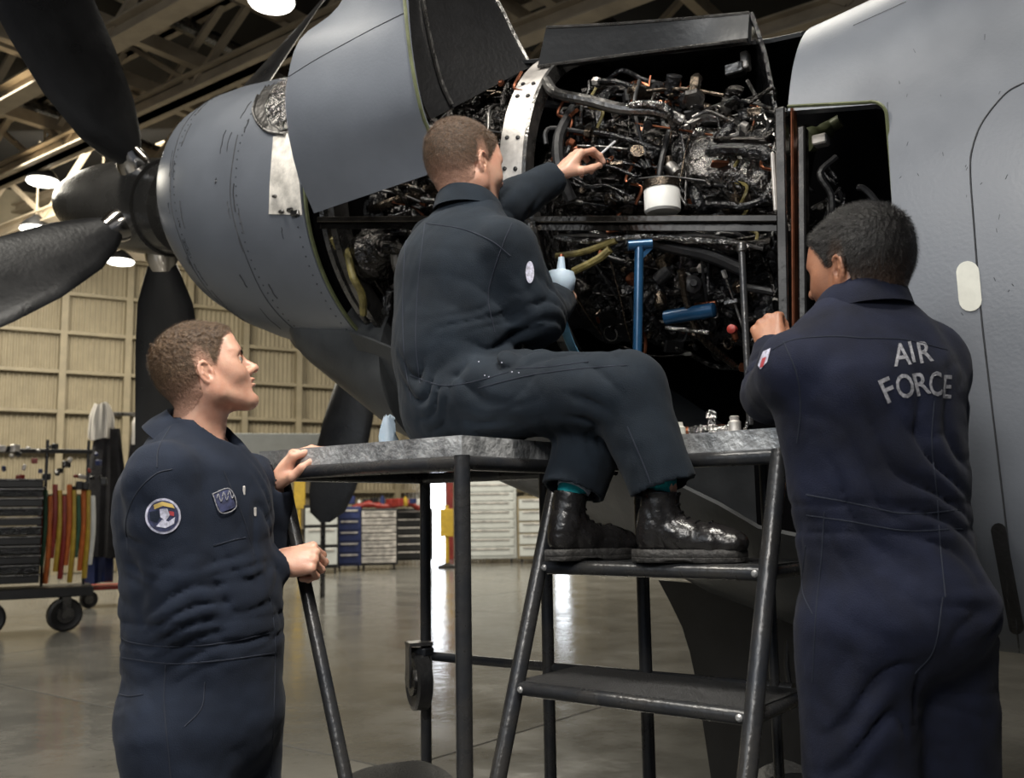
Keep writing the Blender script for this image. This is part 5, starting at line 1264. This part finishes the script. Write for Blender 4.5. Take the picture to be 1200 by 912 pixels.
def torso(v, pel, wst, chs, nck, R_, f, wp, ww, wc, dp, dw, dc, k=.05):
    """pelvis, waist, chest, neck base; half widths and half depths"""
    f = nrm(f)
    v.cone(pel, wst, wp, ww, k, flat=f, fr=dp / wp); v.cone(wst, chs, ww, wc * .97, k, flat=f, fr=dw / ww)
    v.cone(wst + (chs - wst) * .5, chs, wc * .9, wc, k, flat=f, fr=dc / wc)
def limb(v, P, r, k=.02, endcap=True):
    for i in range(len(P) - 1): v.cone(P[i], P[i + 1], r[i], r[i + 1], k, cap='b' if endcap and i == len(P) - 2 else None)
def cuff_hole(v, a, b, r, depth=.018):
    d = nrm(np.array(b) - np.array(a)); v.cone(np.array(b) - d * depth, np.array(b) + d * .03, r, r, .002, op='sub')

# ---------------------------------------------------------------- 1. man standing at the left
def person_left():
    f = nrm((.96, -.28, 0)); r = A3(f[1], -f[0], 0)
    cx = U(246, 600, 2.2); base = A3(cx[0], cx[1], 0); X0 = base
    nck = U(228, 518, 2.21)
    shR = U(190, 562, 2.04); shL = U(292, 566, 2.38); elR = U(216, 716, 2.06); wrR = U(318, 662, 2.27); elL = U(308, 665, 2.45); wrL = U(319, 572, 2.40)
    chs = U(228, 600, 2.2); wst = U(240, 730, 2.2); pel = U(240, 830, 2.2)
    hipR = pel + r * .095 - ZZ * .03; hipL = pel - r * .095 - ZZ * .03
    knR = A3(*(hipR + f * .03)[:2], .47); knL = A3(*(hipL + f * .03)[:2], .47); anR = A3(*(knR - f * .03)[:2], .07); anL = A3(*(knL - f * .03)[:2], .07)
    v = Vol((-1.05, 1.78, .03), (-.44, 2.62, 1.56), .0065)
    torso(v, pel, wst, chs, nck, r, f, .185, .172, .180, .168, .155, .150)
    v.cone(chs + ZZ * .06, nck - ZZ * .03, .15, .10, .05, flat=f, fr=.8)
    v.ell(pel - f * .07 - ZZ * .02, (.12, .15, .12), k=.05)
    v.cone(nck - ZZ * .040, shR - ZZ * .005, .058, .068, .03); v.cone(nck - ZZ * .045, shL - ZZ * .01, .055, .066, .03); v.cone(nck - ZZ * .07, nck - ZZ * .01, .076, .066, .02, cap='b')
    v.ell(nck + f * .055 + ZZ * .012, (.062, .062, .055), k=.015, op='sub'); v.cone(nck - ZZ * .0, nck + A3(.03, 0, .12), .062, .062, .01, op='sub')
    limb(v, [shR, elR, wrR], [.079, .067, .050], .02); limb(v, [shL, elL, wrL], [.072, .060, .048], .02)
    for h_, k_, a_ in ((hipR, knR, anR), (hipL, knL, anL)): limb(v, [h_, k_, a_], [.122, .095, .085], .03)
    nz = noise_fn(21, 26, 7); v.warp(lambda x, y, z: .0045 * nz(x, y, z))
    nz2 = noise_fn(22, 60, 6); v.warp(lambda x, y, z: .0016 * nz2(x, y, z))
    for c, ax, fr_, rho, am, sd in ((elR, (-.6, .1, .9), 150, .10, .0075, 1), (elR + (wrR - elR) * .45, (.9, .3, .8), 120, .11, .006, 2), (wst + ZZ * .06, (0.3, 0, 1), 90, .17, .006, 3), (shR - ZZ * .1, (.5, 0, .8), 70, .10, .005, 4), (chs + f * .12, (.5, 0, -.6), 60, .12, .004, 8), (hipR, (.5, 0, .8), 70, .15, .005, 5), (shL - ZZ * .1, (.5, 0, .8), 90, .1, .005, 6), (pel - f * .1 + ZZ * .1, (.2, 0, 1), 80, .13, .005, 7)):
        v.warp(fold(c, ax, fr_, rho, am, sd), c - 2 * rho, c + 2 * rho)
    bz = wst[2] - .005      # waistband
    v.warp(lambda x, y, z: .004 * np.exp(-((z - bz - .022) / .006) ** 2) + .004 * np.exp(-((z - bz + .022) / .006) ** 2) + 0 * x * y, wst - .35, wst + .35)
    cuff_hole(v, elR, wrR, .040); cuff_hole(v, elL, wrL, .038)
    # body under the cloth
    b = Vol((-1.05, 1.78, .03), (-.44, 2.62, 1.60), .012)
    torso(b, pel, wst, chs, nck, r, f, .15, .14, .15, .12, .11, .11); b.cone(chs, nck, .12, .06, .05)
    b.cone(nck, shR, .045, .045, .03); b.cone(nck, shL, .045, .045, .03); limb(b, [shR, elR, wrR], [.05, .04, .030], .02, False); limb(b, [shL, elL, wrL], [.05, .04, .030], .02, False)
    for h_, k_, a_ in ((hipR, knR, anR), (hipL, knL, anL)): limb(b, [h_, k_, a_], [.085, .06, .045], .03, False)
    hc = U(245, 438, 2.2); HX_ = nrm((.95, .30, .42)); (Ph, Fh), hr, R = skin_head(hc, HX_, (-.42, -.1, 1), nck + A3(.004, 0, -.02), 1, None, dict(top=.010, side=.003), .94)
    hR = hand_mesh([(62, 75, 50), (66, 80, 50), (70, 80, 50), (74, 80, 50)], [(.75, .35, -.75), (.55, -.35, -.75), (.3, -.85, -.35)], wrR + nrm(wrR - elR) * .012, (.95, .18, .12), (-.22, -.80, .55))
    hL = hand_mesh([(38, 22, 14), (40, 24, 14), (42, 26, 16), (44, 28, 16)], [(.62, .62, -.35), (.95, .15, -.25), (.92, -.1, -.35)], wrL + nrm(wrL - elL) * .006, (.56, .0, .82), (-.80, -.25, .55), left=True, spread=.3)
    P, F = merge([b.mesh(), (Ph, Fh), hR, hL])
    p = mesh('person', P, F, M['skin'], None, base, sharp=0); setp(p, 'standing man at left in navy coverall looking up, gripping the stand\'s brace', 'person')
    hair_obj(hr, M['hair'], p, hc, R, .94, ln=.0065); eyes(hc, R, .94, p); brow(hc, R, .94, p, M['brow'])
    cv = mesh('coverall', *v.mesh(), M['cloth'], p, sharp=0)
    collar(nck + ZZ * .010 + f * .004, (.42, -.1, 1), f, .073, p, M['cloth'], rise=.032, fall=.052, spread=.026, gap=14)
    hit = surf_hit(cv)
    # sleeve patch
    def disc(cx, cy, rx, ry, n=26): return [(cx + rx * math.cos(t), cy + ry * math.sin(t)) for t in np.linspace(0, 2 * PI, n, endpoint=False)]
    pt = patch_on(hit, disc(191, 605, 21, 21), .003, .004, M['threadpale'], 'shoulder_patch', cv, n=4)
    if pt:
        patch_on(hit, disc(191, 605, 18.5, 18.5), .0042, .001, M['patchblue'], 'patch_field', pt, n=4)
        patch_on(hit, [(180, 592), (190, 588), (202, 591), (205, 596), (191, 593), (181, 597)], .0052, .001, M['threadyel'], 'patch_arc', pt, n=2)
        patch_on(hit, [(175, 600), (185, 598), (188, 606), (184, 613), (176, 610)], .0052, .001, M['cloth'], 'patch_quarter', pt, n=2)
        patch_on(hit, [(187, 597), (196, 596), (199, 604), (194, 611), (188, 606)], .0054, .001, M['threadpale'], 'patch_shield', pt, n=2)
        patch_on(hit, [(183, 617), (190, 609), (199, 612), (205, 606), (204, 614), (194, 619)], .0054, .001, M['threadpale'], 'patch_crest', pt, n=2)
        patch_on(hit, [(198, 599), (204, 600), (204, 605), (199, 604)], .0054, .001, M['threadred'], 'patch_quarter', pt, n=2)
    nm = patch_on(hit, [(249, 579), (269, 573), (277, 594), (259, 601)], .003, .003, M['patchblue'], 'name_tape', cv, n=4)
    seam(hit, [(249, 579), (269, 573), (277, 594), (259, 601), (249, 579)], cv, .0012, 'name_tape_edge', 'thread', .004)
    for q in range(3): seam(hit, [(254 + q * 6.5, 584 - q * 2), (256 + q * 6.5, 579 - q * 2), (259 + q * 6.5, 588 - q * 2), (261 + q * 6.5, 583 - q * 2)], cv, .001, 'embroidery', 'thread', .0045)
    for pl in ([(202, 550), (182, 556), (160, 578), (148, 610), (150, 650)], [(200, 500), (186, 525), (184, 548)], [(250, 640), (270, 634), (288, 630)], [(137, 738), (150, 752), (200, 758), (260, 754), (316, 742)], [(135, 770), (200, 778), (260, 774), (325, 765)],
               [(194, 780), (192, 820), (196, 870), (200, 912)], [(316, 700), (322, 740), (322, 800), (318, 912)], [(240, 800), (236, 830), (216, 852)], [(134, 812), (150, 816), (168, 814)], [(262, 552), (274, 580), (286, 610), (298, 650)]):
        seam(hit, pl, cv)
    for x, y in ((286, 575), (299, 600)): 
        h = hit(x, y, .002)
        if h is not None: mesh('zip_pull', *obox(h, I3, (.003, .002, .010), .001), M['alu'], cv, smooth=False)
    for an in (anR, anL): boot(A3(an[0], an[1], 0) - f * .07, A3(an[0], an[1], 0) + f * .21, p, A3(an[0], an[1], .17))
    return p, v

# ---------------------------------------------------------------- 2. man sitting on the deck
def person_sitting():
    f = nrm((.66, .75, 0)); r = A3(f[1], -f[0], 0)
    pel = U(545, 448, 2.44); pel[2] = ZT + .115
    base = A3(pel[0], pel[1], ZT)
    nck = U(549, 252, 2.42); chs = U(540, 330, 2.42); wst = U(533, 410, 2.42)
    shR = U(592, 292, 2.30); shL = U(512, 284, 2.56); elR = U(628, 372, 2.34); wrR = U(654, 351, 2.50); elL = U(578, 250, 2.54); wrL = U(650, 208, 2.62)
    hipR = U(570, 466, 2.32); hipL = U(560, 462, 2.50); knR = U(735, 458, 2.10); knL = U(706, 470, 2.26); anR = U(774, 586, 2.20); anL = U(692, 580, 2.36)
    feet = []
    for hx, tx, hy, ty, Yh, Yt in ((746, 882, 674, 668, 2.09, 2.00), (643, 748, 671, 664, 2.18, 2.27)):
        H = U(hx, hy, Yh); T_ = U(tx, ty, Yt); H[2] = T_[2] = zs1 + .017; d = nrm(T_ - H); feet.append((H, T_, d, H + d * .060 + ZZ * .152))
    anR = feet[0][3] + ZZ * .006 + feet[0][2] * .004; anL = feet[1][3] + ZZ * .004 + feet[1][2] * .006
    v = Vol((-.42, 1.92, 1.10), (.56, 2.85, 2.34), .006)
    torso(v, pel, wst, chs, nck, r, f, .165, .155, .178, .150, .128, .128)
    v.cone(chs + ZZ * .05, nck - ZZ * .03, .150, .095, .05, flat=f, fr=.75); v.cone(wst - r * .03, chs - r * .02, .13, .15, .05, flat=f, fr=.8)
    v.ell(pel + A3(.02, 0, -.02), (.17, .18, .10), k=.05)
    v.cone(nck - ZZ * .03, shR, .060, .066, .03); v.cone(nck - ZZ * .03, shL, .060, .066, .03); v.cone(nck - ZZ * .05, nck + ZZ * .012, .074, .066, .02, cap='b')
    limb(v, [shR, elR, wrR], [.076, .064, .050], .025); limb(v, [shL, elL, wrL], [.070, .066, .046], .02)
    limb(v, [hipR, knR, anR], [.106, .082, .072], .03); limb(v, [hipL, knL, anL], [.100, .078, .070], .03)
    nz = noise_fn(31, 24, 7); v.warp(lambda x, y, z: .0045 * nz(x, y, z)); nz2 = noise_fn(32, 58, 6); v.warp(lambda x, y, z: .0016 * nz2(x, y, z))
    for c, ax, fr_, rho, am, sd in ((elR, (-.3, .5, .9), 130, .10, .006, 1), (wst + A3(.06, -.1, -.06), (-.5, .1, .9), 85, .16, .009, 2), (hipR + A3(.03, -.05, .05), (-.6, 0, .8), 95, .12, .008, 3), (knR - A3(.05, 0, .02), (.75, 0, .65), 120, .09, .006, 4), (knR - A3(.0, 0, .12), (.3, 0, 1), 90, .11, .005, 5), ((hipR + knR) / 2, (.8, .1, .6), 70, .13, .0055, 6), (elL, (.8, .3, .3), 110, .12, .006, 7), (shR - ZZ * .06, (.5, .2, .8), 70, .11, .005, 8), (pel + A3(-.1, -.1, -.02), (-.4, 0, .9), 90, .12, .007, 9), (anR, (.2, 0, 1), 80, .1, .005, 10), (anL, (.2, 0, 1), 80, .1, .005, 11)):
        c = np.array(c); v.warp(fold(c, ax, fr_, rho, am, sd), c - 2 * rho, c + 2 * rho)
    cuff_hole(v, elR, wrR, .038); cuff_hole(v, elL, wrL, .034); cuff_hole(v, knR, anR, .064, .03); cuff_hole(v, knL, anL, .062, .03)
    # flatten where he sits
    v.warp(lambda x, y, z: np.where((((x - P1[0]) * DA[0] + (y - P1[1]) * DA[1]) > -.004) & (((x - P1[0]) * DB[0] + (y - P1[1]) * DB[1]) > -.004) & (z < ZT + .004), 1.0, 0.0))
    b = Vol((-.42, 1.92, 1.05), (.56, 3.02, 2.34), .012)
    torso(b, pel + ZZ * .02, wst, chs, nck, r, f, .11, .12, .14, .10, .09, .09); b.cone(chs, nck, .11, .055, .05)
    b.cone(nck, shR, .04, .04, .03); b.cone(nck, shL, .04, .04, .03); limb(b, [shR, elR, wrR], [.048, .04, .030], .02, False); limb(b, [shL, elL, wrL], [.045, .036, .028], .02, False)
    limb(b, [hipR, knR, anR, feet[0][3] - ZZ * .05], [.075, .05, .024, .018], .03, False); limb(b, [hipL, knL, anL, feet[1][3] - ZZ * .05], [.075, .045, .024, .018], .03, False)
    hc = U(548, 198, 2.43); HX_ = nrm((.78, .62, .06)); (Ph, Fh), hr, R = skin_head(hc, HX_, (-.06, -.02, 1), nck, 2, None, dict(top=.008, side=.003), .97)
    hL = hand_mesh([(30, 45, 25), (34, 50, 28), (42, 55, 30), (52, 55, 30)], [(.65, .45, -.6), (.85, .1, -.5), (.9, .0, -.35)], wrL + nrm(wrL - elL) * .010, (.60, .26, .76), (-.66, -.42, .62), left=True, wl=.055)
    hR = hand_mesh([(45, 60, 35), (50, 62, 35), (55, 65, 35), (60, 65, 35)], [(.7, .4, -.6), (.8, -.1, -.6), (.7, -.4, -.5)], wrR + nrm(wrR - elR) * .006, (.25, .80, .50), (.55, -.65, .45))
    P, F = merge([b.mesh(), (Ph, Fh), hR, hL])
    p = mesh('person', P, F, M['skin'], None, base, sharp=0); setp(p, 'man sitting on the stand with his back turned, reaching into the engine', 'person')
    hair_obj(hr, M['hair2'], p, hc, R, .97, ln=.0055, seed=2); eyes(hc, R, .97, p)
    cv = mesh('coverall', *v.mesh(), M['cloth3'], p, sharp=0)
    collar(nck + ZZ * .020, (.03, .03, 1), f, .066, p, M['cloth3'], rise=.034, fall=.035, spread=.008)
    hit = surf_hit(cv)
    for pl in ([(478, 268), (474, 300), (472, 360), (474, 420), (482, 470)], [(498, 262), (490, 330), (487, 400), (492, 450)], [(600, 262), (590, 285), (578, 320), (572, 350), (580, 390)], [(500, 262), (540, 268), (575, 282), (598, 300)], [(480, 440), (520, 452), (560, 446), (596, 436)], [(560, 455), (620, 440), (680, 432), (735, 428)], [(735, 500), (760, 560), (770, 600)], [(604, 432), (640, 430), (690, 424)]):
        seam(hit, pl, cv)
    def disc(cx, cy, rx, ry, n=20): return [(cx + rx * math.cos(t), cy + ry * math.sin(t)) for t in np.linspace(0, 2 * PI, n, endpoint=False)]
    patch_on(hit, disc(621, 319, 5, 13), .002, .003, M['threadpale'], 'shoulder_patch', cv, n=3)
    for x, y in ((568, 440), (573, 442), (600, 436), (608, 437), (561, 424), (588, 425)): 
        h = hit(x, y, .001)
        if h is not None: mesh('paint_fleck', *lathe([(-.001, .002), (.001, .0016)], h, -fwd, 6), M['threadpale'], cv)
    for (H, T_, d, shaft), an, kn in ((feet[0], anR, knR), (feet[1], anL, knL)):
        bt = boot(H, T_, p, shaft)
        mesh('sock', *tube([shaft - ZZ * .05, shaft + ZZ * .0, an + (kn - an) * .10], [.031, .033, .038], 18), M['sock'], p)
    mesh('pale_sock_top', *tube([anL + ZZ * .004, anL + (knL - anL) * .12], [.038, .042], 18), M['sock2'], p)
    # tool in the left hand, glove-tipped bulb and rag in the right
    a, b_ = U(700, 184, 2.675), U(716, 170, 2.70)
    t = empty('screwdriver', a, 'slim steel screwdriver held up in the sitting man\'s raised hand', 'tool')
    mesh('shaft', *rod(a, b_ + (b_ - a) * .3, .0035, 8), M['tool'], t); mesh('grip', *rod(a - (b_ - a) * .7, a, .006, 10), M['blackgloss'], t)
    c = U(657, 334, 2.46)
    t = empty('funnel', c, 'pale bulb-shaped funnel held before the engine in the sitting man\'s lower hand', 'funnel')
    gv = lathe([(-.050, .006), (-.046, .012), (-.030, .022), (-.010, .036), (.016, .040), (.034, .034), (.038, .020), (.042, .012), (.075, .008)], c, (.05, 0, 1), 26)
    mesh('bulb', *gv, M['glove'], t); mesh('tip', *lathe([(.040, .010), (.046, .011), (.082, .007)], c, (.05, 0, 1), 16), M['copper'], t)
    o = mesh('hose', *tube(smooth_path([c - ZZ * .045, U(656, 362, 2.46), U(661, 382, 2.48), U(668, 402, 2.55), U(676, 418, 2.62)], 5), [.009, .009, .0095, .010, .010, .0105, .011, .011, .0115, .012, .012, .012, .012, .012, .012, .012, .012, .012, .012, .012, .012], 12), M['bluelit'], t)
    return p

# ---------------------------------------------------------------- 3. man at the right, seen from behind
def person_right():
    Y0 = 1.86
    f = nrm((-.30, .95, 0)); r = A3(f[1], -f[0], 0)
    pel = U(1044, 700, Y0); base = A3(pel[0], pel[1], 0); nck = U(1010, 372, 1.85); chs = U(1018, 470, 1.85); wst = U(1034, 600, Y0)
    shR = U(1088, 425, 1.90); shL = U(932, 432, 1.80); elR = U(1096, 560, 2.02); wrR = U(1040, 560, 2.16); elL = U(905, 462, 2.03); wrL = U(906, 412, 2.13)
    hipR = pel + r * .095 - ZZ * .05; hipL = pel - r * .085 - ZZ * .05
    knR = A3(*(hipR + f * .02)[:2], .52) + r * .01; knL = A3(*(hipL + f * .02)[:2], .52); anR = A3(knR[0], knR[1], .08) - f * .03 + r * .01; anL = A3(knL[0], knL[1], .08) - f * .03
    v = Vol((.33, 1.48, .05), (1.10, 2.36, 1.74), .0062)
    torso(v, pel, wst, chs, nck, r, f, .170, .152, .172, .140, .112, .118)
    v.cone(wst, chs + ZZ * .02, .155, .182, .05, flat=f, fr=.66)
    v.cone(chs + ZZ * .05, nck - ZZ * .04, .155, .09, .05, flat=f, fr=.75); v.ell(pel - f * .05 - ZZ * .02, (.15, .12, .12), k=.05)
    v.cone(nck - ZZ * .035, shR, .060, .066, .03); v.cone(nck - ZZ * .035, shL, .060, .064, .03); v.cone(nck - ZZ * .06, nck + ZZ * .010, .078, .070, .02, cap='b')
    limb(v, [shR, elR, wrR], [.072, .060, .048], .025); limb(v, [shL, elL, wrL], [.068, .060, .046], .02)
    limb(v, [hipR, knR, anR], [.108, .096, .086], .03); limb(v, [hipL, knL, anL], [.108, .095, .084], .03)
    nz = noise_fn(41, 22, 7); v.warp(lambda x, y, z: .0045 * nz(x, y, z)); nz2 = noise_fn(42, 55, 6); v.warp(lambda x, y, z: .0014 * nz2(x, y, z))
    for c, ax, fr_, rho, am, sd in ((wst - f * .1 + ZZ * .06, (.75, .2, .9), 75, .16, .0075, 1), (wst - r * .1 + ZZ * .08, (.8, .2, .8), 70, .14, .008, 2), (hipR - f * .08, (.6, .2, .8), 60, .15, .006, 3), (hipL - f * .08 - ZZ * .12, (-.5, .2, .8), 70, .14, .006, 4), (shL - r * .0 - ZZ * .08, (.2, .2, .9), 80, .12, .006, 5), (elL, (.2, .3, .9), 110, .09, .006, 6), (chs + r * .1, (.5, 0, .8), 50, .13, .004, 7)):
        c = np.array(c); v.warp(fold(c, ax, fr_, rho, am, sd), c - 2 * rho, c + 2 * rho)
    bz = wst[2] - .01
    v.warp(lambda x, y, z: .003 * np.exp(-((z - bz - .025) / .005) ** 2) + .003 * np.exp(-((z - bz + .025) / .005) ** 2) + 0 * x * y, wst - .3, wst + .3)
    cuff_hole(v, elR, wrR, .038); cuff_hole(v, elL, wrL, .036)
    b = Vol((.33, 1.48, .05), (1.10, 2.36, 1.80), .012)
    torso(b, pel, wst, chs, nck, r, f, .14, .12, .14, .11, .09, .09); b.cone(chs, nck, .11, .055, .05); b.cone(nck, shR, .04, .04, .03); b.cone(nck, shL, .04, .04, .03)
    limb(b, [shR, elR, wrR], [.048, .04, .030], .02, False); limb(b, [shL, elL, wrL], [.045, .038, .028], .02, False)
    for h_, k_, a_ in ((hipR, knR, anR), (hipL, knL, anL)): limb(b, [h_, k_, a_], [.085, .06, .045], .03, False)
    hc = U(1003, 318, 1.85); HX_ = nrm((-.62, .78, -.04)); (Ph, Fh), hr, R = skin_head(hc, HX_, (-.05, .04, 1), nck, 3, None, dict(top=.010, side=.005), .94)
    hL = hand_mesh([(48, 62, 40), (50, 66, 40), (56, 68, 40), (62, 68, 40)], [(.75, .35, -.6), (.8, -.2, -.55), (.6, -.6, -.4)], wrL + nrm(wrL - elL) * .010, (-.02, .55, .84), (-.55, -.70, .42), left=True, sc=.95)
    hR = hand_mesh([(30, 40, 25)] * 4, [(.7, .5, -.5), (.85, .2, -.45), (.9, .1, -.35)], wrR, wrR - elR, (0, 0, 1))
    P, F = merge([b.mesh(), (Ph, Fh), hR, hL])
    p = mesh('person', P, F, M['skin2'], None, base, sharp=0); setp(p, 'black-haired man at right seen from behind, AIR FORCE on his navy coverall', 'person')
    hair_obj(hr, M['hairblack'], p, hc, R, .94, ln=.008, seed=3); eyes(hc, R, .94, p); brow(hc, R, .94, p, M['rubber'])
    cv = mesh('coverall', *v.mesh(), M['cloth2'], p, sharp=0)
    collar(nck + ZZ * .022, (-.05, .05, 1), f, .070, p, M['cloth2'], rise=.036, fall=.036, spread=.008)
    hit = surf_hit(cv)
    L = [('A', 1056.5, 415, 26, -.14, .80), ('I', 1068.5, 412, 25, -.24, .8), ('R', 1083, 412, 25, -.2, .80), ('F', 1040, 457, 29, -.42, .85), ('O', 1060.5, 452, 28, -.25, .68), ('R', 1079, 449.5, 27, -.24, .78), ('C', 1096.5, 449.5, 28, -.05, .58), ('E', 1110, 453, 27, .05, .58)]
    for ch, x, y, hh, ro, wsc in L: surf_text(hit, ch, x, y, hh, ro, M['thread'], cv, bold=.012, wscale=wsc)
    for pl in ([(1010, 372), (1012, 400)], [(905, 410), (930, 398), (975, 394), (1010, 396), (1060, 398), (1110, 410)], [(918, 400), (934, 440), (938, 480), (934, 520)], [(1095, 470), (1092, 520), (1098, 580), (1102, 640), (1108, 700)], [(945, 580), (1000, 590), (1060, 602), (1125, 598)], [(945, 604), (1000, 612), (1060, 622), (1128, 620)], [(966, 600), (962, 660), (956, 720), (952, 800)], [(1105, 700), (1095, 760), (1072, 790)], [(944, 640), (940, 690), (952, 720)]):
        seam(hit, pl, cv, .0013)
    patch_on(hit, [(894, 412), (903, 408), (899, 424), (891, 433), (888, 428)], .002, .003, M['threadpale'], 'shoulder_patch', cv, n=3)
    patch_on(hit, [(893, 420), (898, 418), (894, 430), (890, 431)], .003, .001, M['threadred'], 'patch_quarter', cv, n=2)
    for an in (anR, anL): boot(A3(an[0], an[1], 0) - f * .07, A3(an[0], an[1], 0) + f * .21, p, A3(an[0], an[1], .17))
    return p
person_left(); person_sitting(); person_right()
